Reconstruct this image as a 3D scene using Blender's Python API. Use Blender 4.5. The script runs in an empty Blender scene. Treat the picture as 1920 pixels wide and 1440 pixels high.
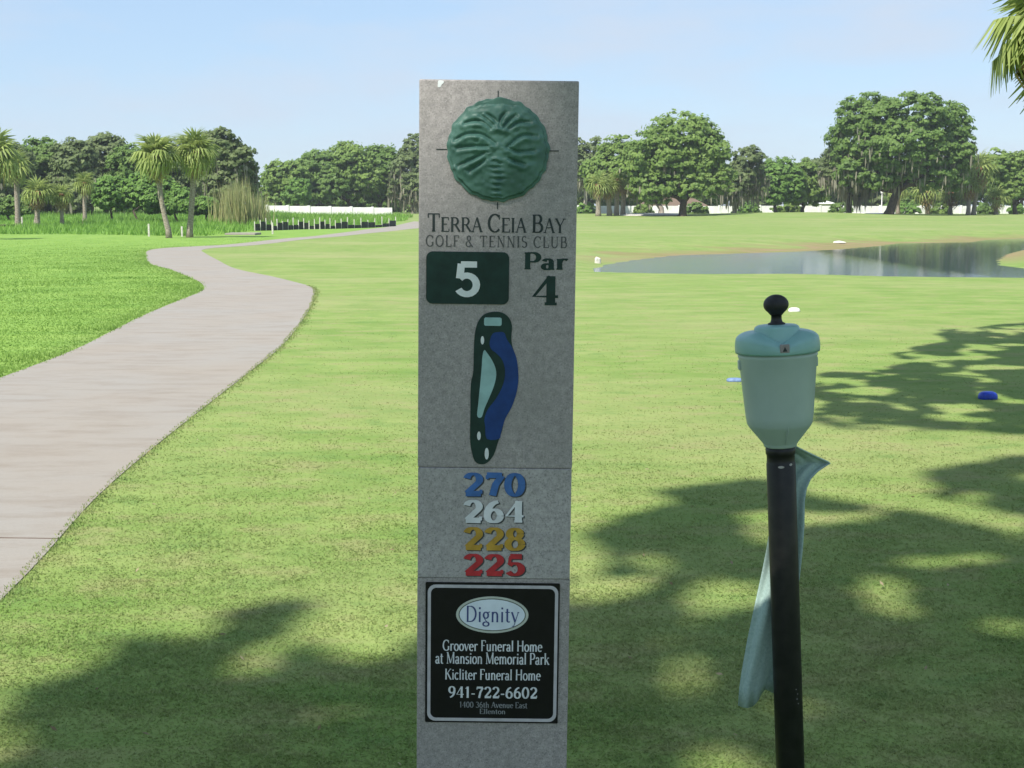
import bpy, bmesh, math, random
import numpy as np
from mathutils import Vector, Matrix

rng = np.random.default_rng(7)
random.seed(7)
scene = bpy.context.scene
C = scene.collection

# ------------------------------------------------------------------ camera
F, H = 2600.0, 1.55                       # focal length in photo pixels (1920 wide), eye height
PITCH = math.atan(335 / F)
cp_, sp_ = math.cos(PITCH), math.sin(PITCH)
cam_d = bpy.data.cameras.new('camera')
cam = bpy.data.objects.new('camera', cam_d)
C.objects.link(cam)
cam.location = (0, 0, H)
cam.rotation_euler = (math.pi / 2 - PITCH, 0, 0)
cam_d.sensor_width = 36.0
cam_d.lens = 36.0 * F / 1920
cam_d.clip_end = 3000
cam_d.clip_start = 0.05
scene.camera = cam

# ------------------------------------------------------------------ sky, sun, exposure
SUN_EL = math.radians(50)
SUN_H = (-0.62, -0.785)                    # horizontal direction towards the sun
SUN = np.array([SUN_H[0] * math.cos(SUN_EL), SUN_H[1] * math.cos(SUN_EL), math.sin(SUN_EL)])
world = bpy.data.worlds.new('World')
scene.world = world
world.use_nodes = True
wn, wl = world.node_tree.nodes, world.node_tree.links
wn.clear()
w_out = wn.new('ShaderNodeOutputWorld')
w_bg = wn.new('ShaderNodeBackground')
w_sky = wn.new('ShaderNodeTexSky')
w_sky.sky_type = 'NISHITA'
w_sky.sun_disc = False
w_sky.sun_elevation = SUN_EL
w_sky.sun_rotation = math.atan2(SUN_H[0], SUN_H[1])
w_sky.air_density = 1.0
w_sky.dust_density = 0.25
w_sky.ozone_density = 3.0
w_sky.altitude = 0
w_bg.inputs['Strength'].default_value = 0.115
# thin streaky cirrus over the whole sky
w_tc = wn.new('ShaderNodeTexCoord')
w_map = wn.new('ShaderNodeMapping')
w_map.inputs['Scale'].default_value = (3.0, 3.0, 11.0)
w_no = wn.new('ShaderNodeTexNoise')
w_no.inputs['Scale'].default_value = 1.6
w_no.inputs['Detail'].default_value = 6
w_no.inputs['Roughness'].default_value = 0.55
w_rm = wn.new('ShaderNodeMapRange')
w_rm.inputs['From Min'].default_value = 0.42
w_rm.inputs['From Max'].default_value = 0.75
w_rm.inputs['To Max'].default_value = 0.95
w_veil = wn.new('ShaderNodeMixRGB')        # even pale haze over the whole dome
w_veil.inputs['Fac'].default_value = 0.72
w_veil.inputs['Color2'].default_value = (2.15, 2.95, 4.05, 1)
w_mix = wn.new('ShaderNodeMixRGB')
w_mix.inputs['Color2'].default_value = (3.25, 3.65, 4.25, 1)
wl.new(w_tc.outputs['Generated'], w_map.inputs['Vector'])
wl.new(w_map.outputs['Vector'], w_no.inputs['Vector'])
wl.new(w_no.outputs['Fac'], w_rm.inputs['Value'])
wl.new(w_rm.outputs['Result'], w_mix.inputs['Fac'])
wl.new(w_sky.outputs['Color'], w_veil.inputs['Color1'])
wl.new(w_veil.outputs['Color'], w_mix.inputs['Color1'])
wl.new(w_mix.outputs['Color'], w_bg.inputs['Color'])
wl.new(w_bg.outputs['Background'], w_out.inputs['Surface'])

sun_d = bpy.data.lights.new('sun', 'SUN')
sun_d.energy = 4.0
sun_d.angle = math.radians(0.6)
sun_d.color = (1.0, 0.95, 0.86)
sun = bpy.data.objects.new('sun', sun_d)
C.objects.link(sun)
sun.location = (-20, -15, 40)
sun.rotation_euler = Vector(SUN).to_track_quat('Z', 'Y').to_euler()

scene.view_settings.view_transform = 'Standard'
scene.view_settings.look = 'None'
scene.view_settings.gamma = 1.0
scene.view_settings.exposure = 0.85
scene.view_settings.use_curve_mapping = False
scene.render.engine = 'CYCLES'
scene.cycles.max_bounces = 6
scene.cycles.diffuse_bounces = 3
scene.cycles.glossy_bounces = 3
scene.cycles.transmission_bounces = 3
scene.cycles.transparent_max_bounces = 6
scene.cycles.use_denoising = True

# ------------------------------------------------------------------ geometry of the view (for measuring)
def ray(px, py):
    dx = (px - 960) / F
    dy = (720 - py) / F
    return np.array([dx, dy * sp_ + cp_, dy * cp_ - sp_])

def on_z(px, py, z=0.0):
    d = ray(px, py)
    t = (z - H) / d[2]
    return d * t + np.array([0, 0, H])

def at_y(px, py, Y):
    d = ray(px, py)
    return d * (Y / d[1]) + np.array([0, 0, H])

def project(P):
    P = np.asarray(P, float)
    x, y, z = P[..., 0], P[..., 1], P[..., 2] - H
    dep = y * cp_ - z * sp_
    up = y * sp_ + z * cp_
    dep = np.where(dep < 0.05, 0.05, dep)
    return 960 + F * x / dep, 720 - F * up / dep

def in_poly(x, y, poly):
    x = np.asarray(x, float); y = np.asarray(y, float)
    r = np.zeros(x.shape, bool)
    n = len(poly)
    for i in range(n):
        x0, y0 = poly[i]; x1, y1 = poly[(i + 1) % n]
        if y0 == y1:
            continue
        c = ((y0 > y) != (y1 > y)) & (x < (x1 - x0) * (y - y0) / (y1 - y0) + x0)
        r ^= c
    return r

def poly_dist(x, y, poly):
    d = np.full(np.shape(x), 1e9)
    n = len(poly)
    for i in range(n):
        ax, ay = poly[i]; bx, by = poly[(i + 1) % n]
        vx, vy = bx - ax, by - ay
        L2 = vx * vx + vy * vy + 1e-12
        t = np.clip(((x - ax) * vx + (y - ay) * vy) / L2, 0, 1)
        d = np.minimum(d, np.hypot(x - ax - t * vx, y - ay - t * vy))
    return d

def sstep(a, b, x):
    t = np.clip((np.asarray(x, float) - a) / (b - a), 0, 1)
    return t * t * (3 - 2 * t)

def catmull(pts, n=6, closed=False):
    pts = [np.array(p, float) for p in pts]
    m = len(pts)
    out = []
    rngi = range(m) if closed else range(m - 1)
    for i in rngi:
        if closed:
            p0, p1, p2, p3 = pts[i - 1], pts[i], pts[(i + 1) % m], pts[(i + 2) % m]
        else:
            p1, p2 = pts[i], pts[i + 1]
            p0 = pts[i - 1] if i > 0 else 2 * p1 - p2
            p3 = pts[i + 2] if i + 2 < m else 2 * p2 - p1
        for k in range(n):
            t = k / n
            out.append(0.5 * (2 * p1 + (p2 - p0) * t + (2 * p0 - 5 * p1 + 4 * p2 - p3) * t * t + (3 * p1 - p0 - 3 * p2 + p3) * t ** 3))
    if not closed:
        out.append(pts[-1])
    return out

# value noise for terrain and scatter
_lat = rng.random((64, 64))
def vnoise(x, y):
    x = np.asarray(x, float); y = np.asarray(y, float)
    xi = np.floor(x).astype(int); yi = np.floor(y).astype(int)
    fx = x - xi; fy = y - yi
    fx = fx * fx * (3 - 2 * fx); fy = fy * fy * (3 - 2 * fy)
    a = _lat[xi % 64, yi % 64]; b = _lat[(xi + 1) % 64, yi % 64]
    c = _lat[xi % 64, (yi + 1) % 64]; d = _lat[(xi + 1) % 64, (yi + 1) % 64]
    return a * (1 - fx) * (1 - fy) + b * fx * (1 - fy) + c * (1 - fx) * fy + d * fx * fy

# ------------------------------------------------------------------ helpers: objects
def tag(o, label=None, cat=None, group=None, kind=None):
    if label: o['label'] = label
    if cat: o['category'] = cat
    if group: o['group'] = group
    if kind: o['kind'] = kind
    return o

def empty(name, loc=(0, 0, 0), label=None, cat=None, group=None, kind=None):
    o = bpy.data.objects.new(name, None)
    C.objects.link(o)
    o.location = loc
    o.empty_display_size = 0.2
    return tag(o, label, cat, group, kind)

def link(name, mesh, parent=None, loc=(0, 0, 0), rot=(0, 0, 0)):
    o = bpy.data.objects.new(name, mesh)
    C.objects.link(o)
    if parent is not None:
        o.parent = parent
    o.location = loc
    o.rotation_euler = rot
    return o

def mesh_np(name, V, Fq, mat, smooth=False, attrs=None):
    """V (n,3), Fq (m,k) all faces of k corners"""
    V = np.asarray(V, np.float32); Fq = np.asarray(Fq, np.int32)
    me = bpy.data.meshes.new(name)
    me.vertices.add(len(V)); me.vertices.foreach_set('co', V.ravel())
    m, k = Fq.shape
    me.loops.add(m * k); me.loops.foreach_set('vertex_index', Fq.ravel())
    me.polygons.add(m)
    me.polygons.foreach_set('loop_start', np.arange(0, m * k, k, dtype=np.int32))
    try:
        me.polygons.foreach_set('loop_total', np.full(m, k, np.int32))
    except Exception:
        pass
    if smooth:
        me.polygons.foreach_set('use_smooth', np.ones(m, bool))
    if attrs:
        for an, av in attrs.items():
            a = me.attributes.new(an, 'FLOAT', 'POINT')
            a.data.foreach_set('value', np.asarray(av, np.float32))
    me.update(calc_edges=True)
    me.validate()
    if mat: me.materials.append(mat)
    return me

def mesh_py(name, verts, faces, mat, smooth=False):
    me = bpy.data.meshes.new(name)
    me.from_pydata([tuple(map(float, v)) for v in verts], [], faces)
    if smooth:
        for p in me.polygons: p.use_smooth = True
    me.update()
    if mat: me.materials.append(mat)
    return me

def fix_normals(me):
    bm = bmesh.new(); bm.from_mesh(me)
    bmesh.ops.recalc_face_normals(bm, faces=bm.faces)
    bm.to_mesh(me); bm.free()
    return me

def tube(paths, n=8, name='tube', mat=None, cap=True):
    """paths: list of (points, radii); one mesh"""
    V, Fc = [], []
    for pts, rad in paths:
        pts = [Vector(p) for p in pts]
        base = len(V)
        prev = None
        for i, p in enumerate(pts):
            if i == 0: t = pts[1] - pts[0]
            elif i == len(pts) - 1: t = pts[-1] - pts[-2]
            else: t = pts[i + 1] - pts[i - 1]
            t.normalize()
            ref = prev if prev is not None else (Vector((1, 0, 0)) if abs(t.x) < 0.9 else Vector((0, 1, 0)))
            u = (ref - t * ref.dot(t)).normalized()
            prev = u
            v = t.cross(u)
            for k in range(n):
                a = 2 * math.pi * k / n
                V.append(p + (u * math.cos(a) + v * math.sin(a)) * rad[i])
        for i in range(len(pts) - 1):
            for k in range(n):
                a = base + i * n + k; b = base + i * n + (k + 1) % n
                Fc.append((a, b, b + n, a + n))
        if cap:
            Fc.append(tuple(base + k for k in range(n))[::-1])
            Fc.append(tuple(base + (len(pts) - 1) * n + k for k in range(n)))
    return mesh_py(name, V, Fc, mat, True)

def lathe(profile, n, name, mat, smooth=True, closed=True):
    V, Fc = [], []
    for r, z in profile:
        for k in range(n):
            a = 2 * math.pi * k / n
            V.append((r * math.cos(a), r * math.sin(a), z))
    m = len(profile)
    for i in range(m - 1):
        for k in range(n):
            a = i * n + k; b = i * n + (k + 1) % n
            Fc.append((a, b, b + n, a + n))
    if closed:
        Fc.append(tuple(range(n))[::-1])
        Fc.append(tuple((m - 1) * n + k for k in range(n)))
    me = mesh_py(name, V, Fc, mat, smooth)
    return me

def box(name, lo, hi, mat, bevel=0.0, seg=2):
    bm = bmesh.new()
    bmesh.ops.create_cube(bm, size=1)
    for v in bm.verts:
        v.co = Vector(((v.co.x + .5) * (hi[0] - lo[0]) + lo[0], (v.co.y + .5) * (hi[1] - lo[1]) + lo[1], (v.co.z + .5) * (hi[2] - lo[2]) + lo[2]))
    if bevel:
        bmesh.ops.bevel(bm, geom=list(bm.edges), offset=bevel, segments=seg, affect='EDGES', profile=0.6)
    me = bpy.data.meshes.new(name)
    bm.to_mesh(me); bm.free()
    if mat: me.materials.append(mat)
    return me

# ------------------------------------------------------------------ materials
def new_mat(name, rough=0.6, spec=0.4):
    m = bpy.data.materials.new(name)
    m.use_nodes = True
    nt = m.node_tree
    b = nt.nodes['Principled BSDF']
    b.inputs['Roughness'].default_value = rough
    b.inputs['Specular IOR Level'].default_value = spec
    return m, nt, b

def n_noise(nt, scale, detail=4, rough=0.55, vec=None, stretch=None):
    n = nt.nodes.new('ShaderNodeTexNoise')
    n.inputs['Scale'].default_value = scale
    n.inputs['Detail'].default_value = detail
    n.inputs['Roughness'].default_value = rough
    if vec is not None:
        if stretch:
            mp = nt.nodes.new('ShaderNodeMapping')
            mp.inputs['Scale'].default_value = stretch
            nt.links.new(vec, mp.inputs['Vector'])
            vec = mp.outputs['Vector']
        nt.links.new(vec, n.inputs['Vector'])
    return n

def n_range(nt, val, a, b, lo=0.0, hi=1.0):
    r = nt.nodes.new('ShaderNodeMapRange')
    r.inputs['From Min'].default_value = a
    r.inputs['From Max'].default_value = b
    r.inputs['To Min'].default_value = lo
    r.inputs['To Max'].default_value = hi
    nt.links.new(val, r.inputs['Value'])
    return r.outputs['Result']

def n_mix(nt, fac, c1, c2, mode='MIX'):
    m = nt.nodes.new('ShaderNodeMixRGB')
    m.blend_type = mode
    for k, v in (('Fac', fac), ('Color1', c1), ('Color2', c2)):
        if isinstance(v, (int, float)): m.inputs[k].default_value = v
        elif isinstance(v, tuple): m.inputs[k].default_value = (*v, 1)
        else: nt.links.new(v, m.inputs[k])
    return m.outputs['Color']

def n_pos(nt):
    return nt.nodes.new('ShaderNodeNewGeometry').outputs['Position']

def n_obj(nt):
    return nt.nodes.new('ShaderNodeTexCoord').outputs['Object']

def n_attr(nt, name):
    a = nt.nodes.new('ShaderNodeAttribute')
    a.attribute_name = name
    return a.outputs['Fac']

def n_bump(nt, b, h, strength, dist=0.01):
    u = nt.nodes.new('ShaderNodeBump')
    u.inputs['Strength'].default_value = strength
    u.inputs['Distance'].default_value = dist
    nt.links.new(h, u.inputs['Height'])
    nt.links.new(u.outputs['Normal'], b.inputs['Normal'])

def noisy(name, c1, c2, scale, rough=0.6, spec=0.35, bump=0.0, detail=5, lo=0.35, hi=0.65, stretch=None, bdist=0.01, metal=0.0):
    m, nt, b = new_mat(name, rough, spec)
    v = n_obj(nt)
    n = n_noise(nt, scale, detail, 0.6, v, stretch)
    nt.links.new(n_mix(nt, n_range(nt, n.outputs['Fac'], lo, hi), c1, c2), b.inputs['Base Color'])
    b.inputs['Metallic'].default_value = metal
    if bump: n_bump(nt, b, n.outputs['Fac'], bump, bdist)
    return m

def leafy(name, c1, c2, transl=0.3, rough=0.55, spec=0.25):
    m, nt, b = new_mat(name, rough, spec)
    t = n_attr(nt, 'tint')
    col = n_mix(nt, t, c1, c2)
    nt.links.new(col, b.inputs['Base Color'])
    tr = nt.nodes.new('ShaderNodeBsdfTranslucent')
    nt.links.new(col, tr.inputs['Color'])
    mx = nt.nodes.new('ShaderNodeMixShader')
    mx.inputs['Fac'].default_value = transl
    nt.links.new(b.outputs['BSDF'], mx.inputs[1])
    nt.links.new(tr.outputs['BSDF'], mx.inputs[2])
    nt.links.new(mx.outputs['Shader'], nt.nodes['Material Output'].inputs['Surface'])
    return m

def turf_colour(nt, lush, bank):
    """mown turf: mottled greens, straw streaks, thatch; lush rough left of the path; bare bank by the pond"""
    P = n_pos(nt)
    big = n_noise(nt, 0.16, 4, 0.6, P, (0.6, 1.0, 1.0))
    mid = n_noise(nt, 1.1, 5, 0.65, P, (0.7, 1.25, 1.0))
    fine = n_noise(nt, 9.0, 4, 0.7, P)
    g1, g2 = (0.156, 0.246, 0.058), (0.234, 0.306, 0.094)
    straw = (0.315, 0.318, 0.150)
    col = n_mix(nt, n_range(nt, mid.outputs['Fac'], 0.36, 0.66), g1, g2)
    col = n_mix(nt, n_range(nt, big.outputs['Fac'], 0.46, 0.70, 0, 0.6), col, straw)
    col = n_mix(nt, n_range(nt, fine.outputs['Fac'], 0.58, 0.78, 0, 0.30), col, (0.30, 0.30, 0.11))
    col = n_mix(nt, n_range(nt, fine.outputs['Fac'], 0.42, 0.25, 0, 0.35), col, (0.085, 0.13, 0.028))
    pat = n_noise(nt, 2.3, 5, 0.7, P, (0.8, 1.3, 1.0))
    col = n_mix(nt, n_range(nt, pat.outputs['Fac'], 0.50, 0.68, 0, 0.65), col, (0.285, 0.270, 0.130))
    col = n_mix(nt, n_range(nt, pat.outputs['Fac'], 0.45, 0.30, 0, 0.65), col, (0.120, 0.215, 0.058))
    div = n_noise(nt, 3.4, 2, 0.5, P, (0.7, 1.6, 1.0))
    col = n_mix(nt, n_range(nt, div.outputs['Fac'], 0.735, 0.78, 0, 0.6), col, (0.075, 0.11, 0.03))
    l1 = n_mix(nt, n_range(nt, mid.outputs['Fac'], 0.35, 0.65), (0.148, 0.268, 0.048), (0.228, 0.352, 0.076))
    col = n_mix(nt, lush, col, l1)
    bk = n_mix(nt, n_range(nt, mid.outputs['Fac'], 0.4, 0.6), (0.27, 0.205, 0.115), (0.20, 0.20, 0.075))
    return n_mix(nt, bank, col, bk), fine

def turf_mat():
    m, nt, b = new_mat('turf', 0.9, 0.1)
    col, fine = turf_colour(nt, n_attr(nt, 'lush'), n_attr(nt, 'bank'))
    nt.links.new(col, b.inputs['Base Color'])
    n_bump(nt, b, fine.outputs['Fac'], 0.5, 0.03)
    return m

def blade_mat(name, lush, tr=0.42):
    m, nt, b = new_mat(name, 0.6, 0.2)
    col, fine = turf_colour(nt, lush, 0.0)
    t = n_attr(nt, 'tint')
    col = n_mix(nt, n_range(nt, t, 0.0, 1.0, 0.0, 0.55), col, n_mix(nt, lush, (0.48, 0.52, 0.23), (0.35, 0.52, 0.14)))
    nt.links.new(col, b.inputs['Base Color'])
    trn = nt.nodes.new('ShaderNodeBsdfTranslucent')
    nt.links.new(col, trn.inputs['Color'])
    mx = nt.nodes.new('ShaderNodeMixShader')
    mx.inputs['Fac'].default_value = tr
    nt.links.new(b.outputs['BSDF'], mx.inputs[1]); nt.links.new(trn.outputs['BSDF'], mx.inputs[2])
    nt.links.new(mx.outputs['Shader'], nt.nodes['Material Output'].inputs['Surface'])
    return m

M = {}
M['turf'] = turf_mat()
M['blade'] = blade_mat('turf_blade', 0.0)
M['lush_blade'] = blade_mat('lush_blade', 1.0)
M['weed'] = leafy('weed', (0.135, 0.275, 0.042), (0.26, 0.45, 0.085), 0.4)
M['reed'] = leafy('reed', (0.24, 0.30, 0.10), (0.50, 0.46, 0.24), 0.45)
M['oak'] = leafy('oak_leaf', (0.095, 0.175, 0.036), (0.215, 0.330, 0.085), 0.45)
M['oak_mid'] = leafy('oak_leaf_mid', (0.120, 0.210, 0.042), (0.260, 0.370, 0.095), 0.45)
M['oak_dull'] = leafy('oak_leaf_dull', (0.115, 0.165, 0.060), (0.225, 0.285, 0.115), 0.45)
M['bush'] = leafy('bush_leaf', (0.085, 0.175, 0.032), (0.190, 0.330, 0.065), 0.35)
M['moss'] = leafy('hanging_moss', (0.19, 0.185, 0.135), (0.36, 0.34, 0.26), 0.35, 0.9, 0.05)
M['palm'] = leafy('palm_leaf', (0.20, 0.265, 0.065), (0.38, 0.45, 0.15), 0.42, 0.5, 0.2)
M['palm_dead'] = leafy('palm_dead_leaf', (0.24, 0.17, 0.09), (0.46, 0.35, 0.19), 0.25, 0.8, 0.1)
M['palm_trunk'] = noisy('palm_trunk', (0.16, 0.13, 0.10), (0.38, 0.34, 0.28), 9, 0.9, 0.1, 0.5, stretch=(1, 1, 3), bdist=0.03)
M['boots'] = noisy('palm_boots', (0.13, 0.075, 0.04), (0.28, 0.16, 0.08), 7, 0.9, 0.1, 0.6, bdist=0.05)
M['bark'] = noisy('bark', (0.045, 0.036, 0.028), (0.13, 0.105, 0.08), 6, 0.95, 0.1, 0.7, stretch=(2, 2, 0.5), bdist=0.05)
M['pale_bark'] = noisy('pale_bark', (0.20, 0.17, 0.14), (0.40, 0.36, 0.31), 5, 0.95, 0.1, 0.5, stretch=(2, 2, 0.5), bdist=0.04)

# concrete cart path
def concrete_mat():
    m, nt, b = new_mat('path_concrete', 0.9, 0.15)
    P = n_pos(nt)
    a = n_noise(nt, 0.55, 5, 0.6, P)
    c = n_noise(nt, 3.0, 6, 0.7, P, (0.5, 1.6, 1.0))
    f = n_noise(nt, 70, 3, 0.7, P)
    col = n_mix(nt, n_range(nt, a.outputs['Fac'], 0.35, 0.65), (0.308, 0.276, 0.238), (0.306, 0.288, 0.262))
    col = n_mix(nt, n_range(nt, c.outputs['Fac'], 0.47, 0.72, 0, 0.7), col, (0.225, 0.188, 0.152))
    col = n_mix(nt, n_range(nt, f.outputs['Fac'], 0.35, 0.65, 0, 0.18), col, (0.20, 0.18, 0.16))
    nt.links.new(col, b.inputs['Base Color'])
    n_bump(nt, b, f.outputs['Fac'], 0.3, 0.004)
    return m
M['concrete'] = concrete_mat()

def water_mat():
    m, nt, b = new_mat('pond_water', 0.05, 0.8)
    b.inputs['Base Color'].default_value = (0.045, 0.070, 0.105, 1)
    b.inputs['IOR'].default_value = 1.33
    P = n_pos(nt)
    n = n_noise(nt, 3.6, 4, 0.6, P, (0.45, 1.6, 1))
    u = nt.nodes.new('ShaderNodeBump')          # a breath of wind ruffles the left arm, the right lies calm
    u.inputs['Distance'].default_value = 0.05
    sx = nt.nodes.new('ShaderNodeSeparateXYZ'); nt.links.new(P, sx.inputs[0])
    nt.links.new(n_range(nt, sx.outputs['X'], 8.0, 13.0, 1.0, 0.05), u.inputs['Strength'])
    nt.links.new(n.outputs['Fac'], u.inputs['Height'])
    nt.links.new(u.outputs['Normal'], b.inputs['Normal'])
    return m
M['water'] = water_mat()

def granite_mat(name, dark, light):
    m, nt, b = new_mat(name, 0.55, 0.3)
    v = n_obj(nt)
    a = n_noise(nt, 380, 2, 0.6, v)
    c = n_noise(nt, 90, 4, 0.7, v)
    e = n_noise(nt, 7, 4, 0.6, v)
    col = n_mix(nt, n_range(nt, c.outputs['Fac'], 0.33, 0.67), dark, light)
    col = n_mix(nt, n_range(nt, a.outputs['Fac'], 0.57, 0.70, 0, 0.50), col, (0.52, 0.49, 0.48))
    col = n_mix(nt, n_range(nt, a.outputs['Fac'], 0.44, 0.30, 0, 0.55), col, (0.06, 0.058, 0.06))
    col = n_mix(nt, n_range(nt, e.outputs['Fac'], 0.40, 0.70, 0, 0.35), col, (0.20, 0.195, 0.185))
    nt.links.new(col, b.inputs['Base Color'])
    n_bump(nt, b, c.outputs['Fac'], 0.15, 0.001)
    return m
M['granite'] = granite_mat('sign_granite', (0.235, 0.215, 0.213), (0.375, 0.343, 0.337))
M['granite_plate'] = granite_mat('sign_plate_granite', (0.285, 0.268, 0.268), (0.42, 0.395, 0.39))

def paint(name, c, rough=0.5, spec=0.4, var=0.25, scale=40):
    d = tuple(x * (1 - var) for x in c)
    l = tuple(min(1, x * (1 + var * 0.6)) for x in c)
    return noisy(name, d, l, scale, rough, spec, 0.05, bdist=0.001)
M['medal'] = noisy('verdigris_bronze', (0.034, 0.094, 0.074), (0.070, 0.162, 0.130), 22, 0.5, 0.4, 0.1, bdist=0.001)
M['ink_dark'] = paint('engraved_ink', (0.035, 0.045, 0.045), 0.7, 0.2)
M['ink_faint'] = paint('worn_engraved_ink', (0.085, 0.088, 0.088), 0.7, 0.2, 0.4, 120)
M['deep_green'] = paint('deep_green_paint', (0.008, 0.030, 0.025), 0.5, 0.25)
M['white_ink'] = paint('white_ink', (0.62, 0.65, 0.66), 0.5, 0.3, 0.1)
M['pale_green'] = paint('pale_green_ink', (0.26, 0.42, 0.42), 0.5, 0.3, 0.15)
M['blue_map'] = paint('map_blue', (0.008, 0.040, 0.17), 0.5, 0.25, 0.2)
M['n_blue'] = paint('numeral_blue', (0.045, 0.13, 0.36), 0.5, 0.3)
M['n_white'] = paint('numeral_white', (0.62, 0.63, 0.66), 0.5, 0.3, 0.12)
M['n_gold'] = paint('numeral_gold', (0.42, 0.25, 0.035), 0.5, 0.3)
M['n_red'] = paint('numeral_red', (0.42, 0.026, 0.035), 0.5, 0.3)
M['n_shadow'] = paint('numeral_shadow', (0.05, 0.055, 0.06), 0.6, 0.3)
M['ad_black'] = paint('gloss_black_plate', (0.005, 0.005, 0.006), 0.45, 0.2, 0.3)
M['ad_silver'] = paint('silver_line', (0.44, 0.42, 0.45), 0.5, 0.3, 0.15)
M['oval_white'] = paint('oval_white', (0.62, 0.68, 0.76), 0.5, 0.3, 0.08)
M['oval_rim'] = paint('oval_rim', (0.44, 0.47, 0.42), 0.5, 0.3, 0.1)
M['oval_line'] = paint('oval_line', (0.10, 0.12, 0.10), 0.5, 0.3, 0.1)
M['navy'] = paint('navy_ink', (0.045, 0.06, 0.19), 0.5, 0.3, 0.1)
M['ad_text'] = paint('ad_text', (0.60, 0.62, 0.66), 0.5, 0.3, 0.15)
M['ad_text_faint'] = paint('ad_text_faint', (0.22, 0.23, 0.25), 0.5, 0.3, 0.2)
M['teal'] = noisy('teal_plastic', (0.31, 0.400, 0.365), (0.365, 0.455, 0.42), 6, 0.42, 0.45, 0.03, bdist=0.002)
M['teal_lid'] = noisy('teal_lid_plastic', (0.19, 0.36, 0.325), (0.235, 0.42, 0.38), 8, 0.38, 0.45, 0.03, bdist=0.002)
M['towel'] = noisy('teal_towel', (0.29, 0.40, 0.365), (0.37, 0.49, 0.45), 160, 0.95, 0.05, 0.4, bdist=0.002)
M['black_knob'] = noisy('black_rubber', (0.009, 0.009, 0.010), (0.022, 0.021, 0.022), 40, 0.55, 0.35, 0.05)
M['black_pole'] = noisy('black_pole_paint', (0.006, 0.006, 0.007), (0.016, 0.015, 0.015), 30, 0.45, 0.35, 0.05)
M['chip'] = noisy('bare_metal_chip', (0.30, 0.28, 0.27), (0.45, 0.43, 0.41), 60, 0.6, 0.3)
M['badge'] = noisy('badge', (0.22, 0.20, 0.19), (0.30, 0.27, 0.26), 60, 0.6, 0.3)
M['wall_white'] = noisy('white_wall_paint', (0.62, 0.62, 0.60), (0.78, 0.78, 0.76), 1.5, 0.7, 0.2)
M['wall_grey'] = noisy('pale_stucco', (0.50, 0.44, 0.40), (0.60, 0.54, 0.50), 2, 0.8, 0.2)
M['roof_brown'] = noisy('brown_shingle', (0.13, 0.095, 0.07), (0.20, 0.145, 0.105), 8, 0.9, 0.1, 0.4, bdist=0.05)
M['dark_glass'] = noisy('dark_window', (0.015, 0.018, 0.02), (0.03, 0.034, 0.04), 3, 0.15, 0.5)
M['silt'] = noisy('black_silt_fabric', (0.02, 0.022, 0.02), (0.05, 0.055, 0.05), 5, 0.7, 0.2, 0.3)
M['stake'] = noisy('pale_wood_stake', (0.40, 0.38, 0.33), (0.62, 0.60, 0.55), 12, 0.85, 0.1)
M['sand'] = noisy('bunker_sand', (0.52, 0.50, 0.46), (0.64, 0.62, 0.58), 2, 0.95, 0.1)
M['stone'] = noisy('pale_stone', (0.50, 0.48, 0.42), (0.68, 0.66, 0.60), 9, 0.85, 0.2, 0.3)
M['blue_marker'] = paint('blue_marker', (0.02, 0.055, 0.42), 0.4, 0.4)
M['paleblue_marker'] = paint('pale_blue_marker', (0.16, 0.24, 0.42), 0.5, 0.4)
M['litter'] = leafy('dry_leaf', (0.20, 0.15, 0.08), (0.42, 0.36, 0.24), 0.2, 0.8, 0.1)

# ------------------------------------------------------------------ terrain
PW = -0.35       # pond water level
pond_px = [(1118, 503), (1150, 494), (1200, 487), (1272, 479), (1400, 475), (1500, 472), (1587, 467), (1653, 461), (1690, 456), (1824, 454.5),
           (1850, 450), (1920, 447), (2100, 447), (2100, 464), (1930, 469), (1885, 478), (1866, 487), (1872, 497), (1915, 503), (2100, 508),
           (2100, 538), (1920, 537), (1700, 535), (1500, 529), (1300, 530), (1180, 527), (1125, 514)]
pond = [tuple(on_z(a, b, PW)[:2]) for a, b in pond_px]
pmound = at_y(1935, 480, 60)

path_pairs = [((-3.9, -10), (-1.65, -10)), ((-4.15, -3), (-1.85, -3)), ((-4.42, 4.4), (-1.97, 4.4)), ((-4.55, 8), (-2.26, 7.8)),
    ((-4.63, 12.45), (-2.45, 12.6)), ((-4.73, 14.9), (-2.54, 15.0)), ((-4.96, 17.1), (-2.73, 17.5)), ((-5.23, 19.6), (-3.05, 20.8)),
    ((-5.45, 22.3), (-3.4, 23.8)), ((-5.66, 25.1), (-3.78, 26.4)), ((-5.97, 26.9), (-4.4, 28.3)), ((-6.67, 29.3), (-5.3, 30.6)),
    ((-8.13, 33.2), (-6.81, 34.0)), ((-9.35, 36.0), (-8.22, 38.8)), ((-10.9, 41.5), (-9.63, 43.9)), ((-12.4, 47.5), (-10.7, 48)),
    ((-12.6, 51), (-11.0, 51)), ((-12.0, 53.6), (-10.7, 53.2)), ((-11.4, 56), (-10.1, 56.3)), ((-10.75, 62), (-9.4, 62.5)),
    ((-9.95, 75.7), (-8.4, 75)), ((-9.2, 90), (-6.6, 90)), ((-8.9, 106), (-6.1, 104)), ((-8.6, 122), (-5.6, 120))]
PL = catmull([a for a, b in path_pairs], 8)
PR = catmull([b for a, b in path_pairs], 8)
path_poly = [tuple(p) for p in PL] + [tuple(p) for p in PR[::-1]]

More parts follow.
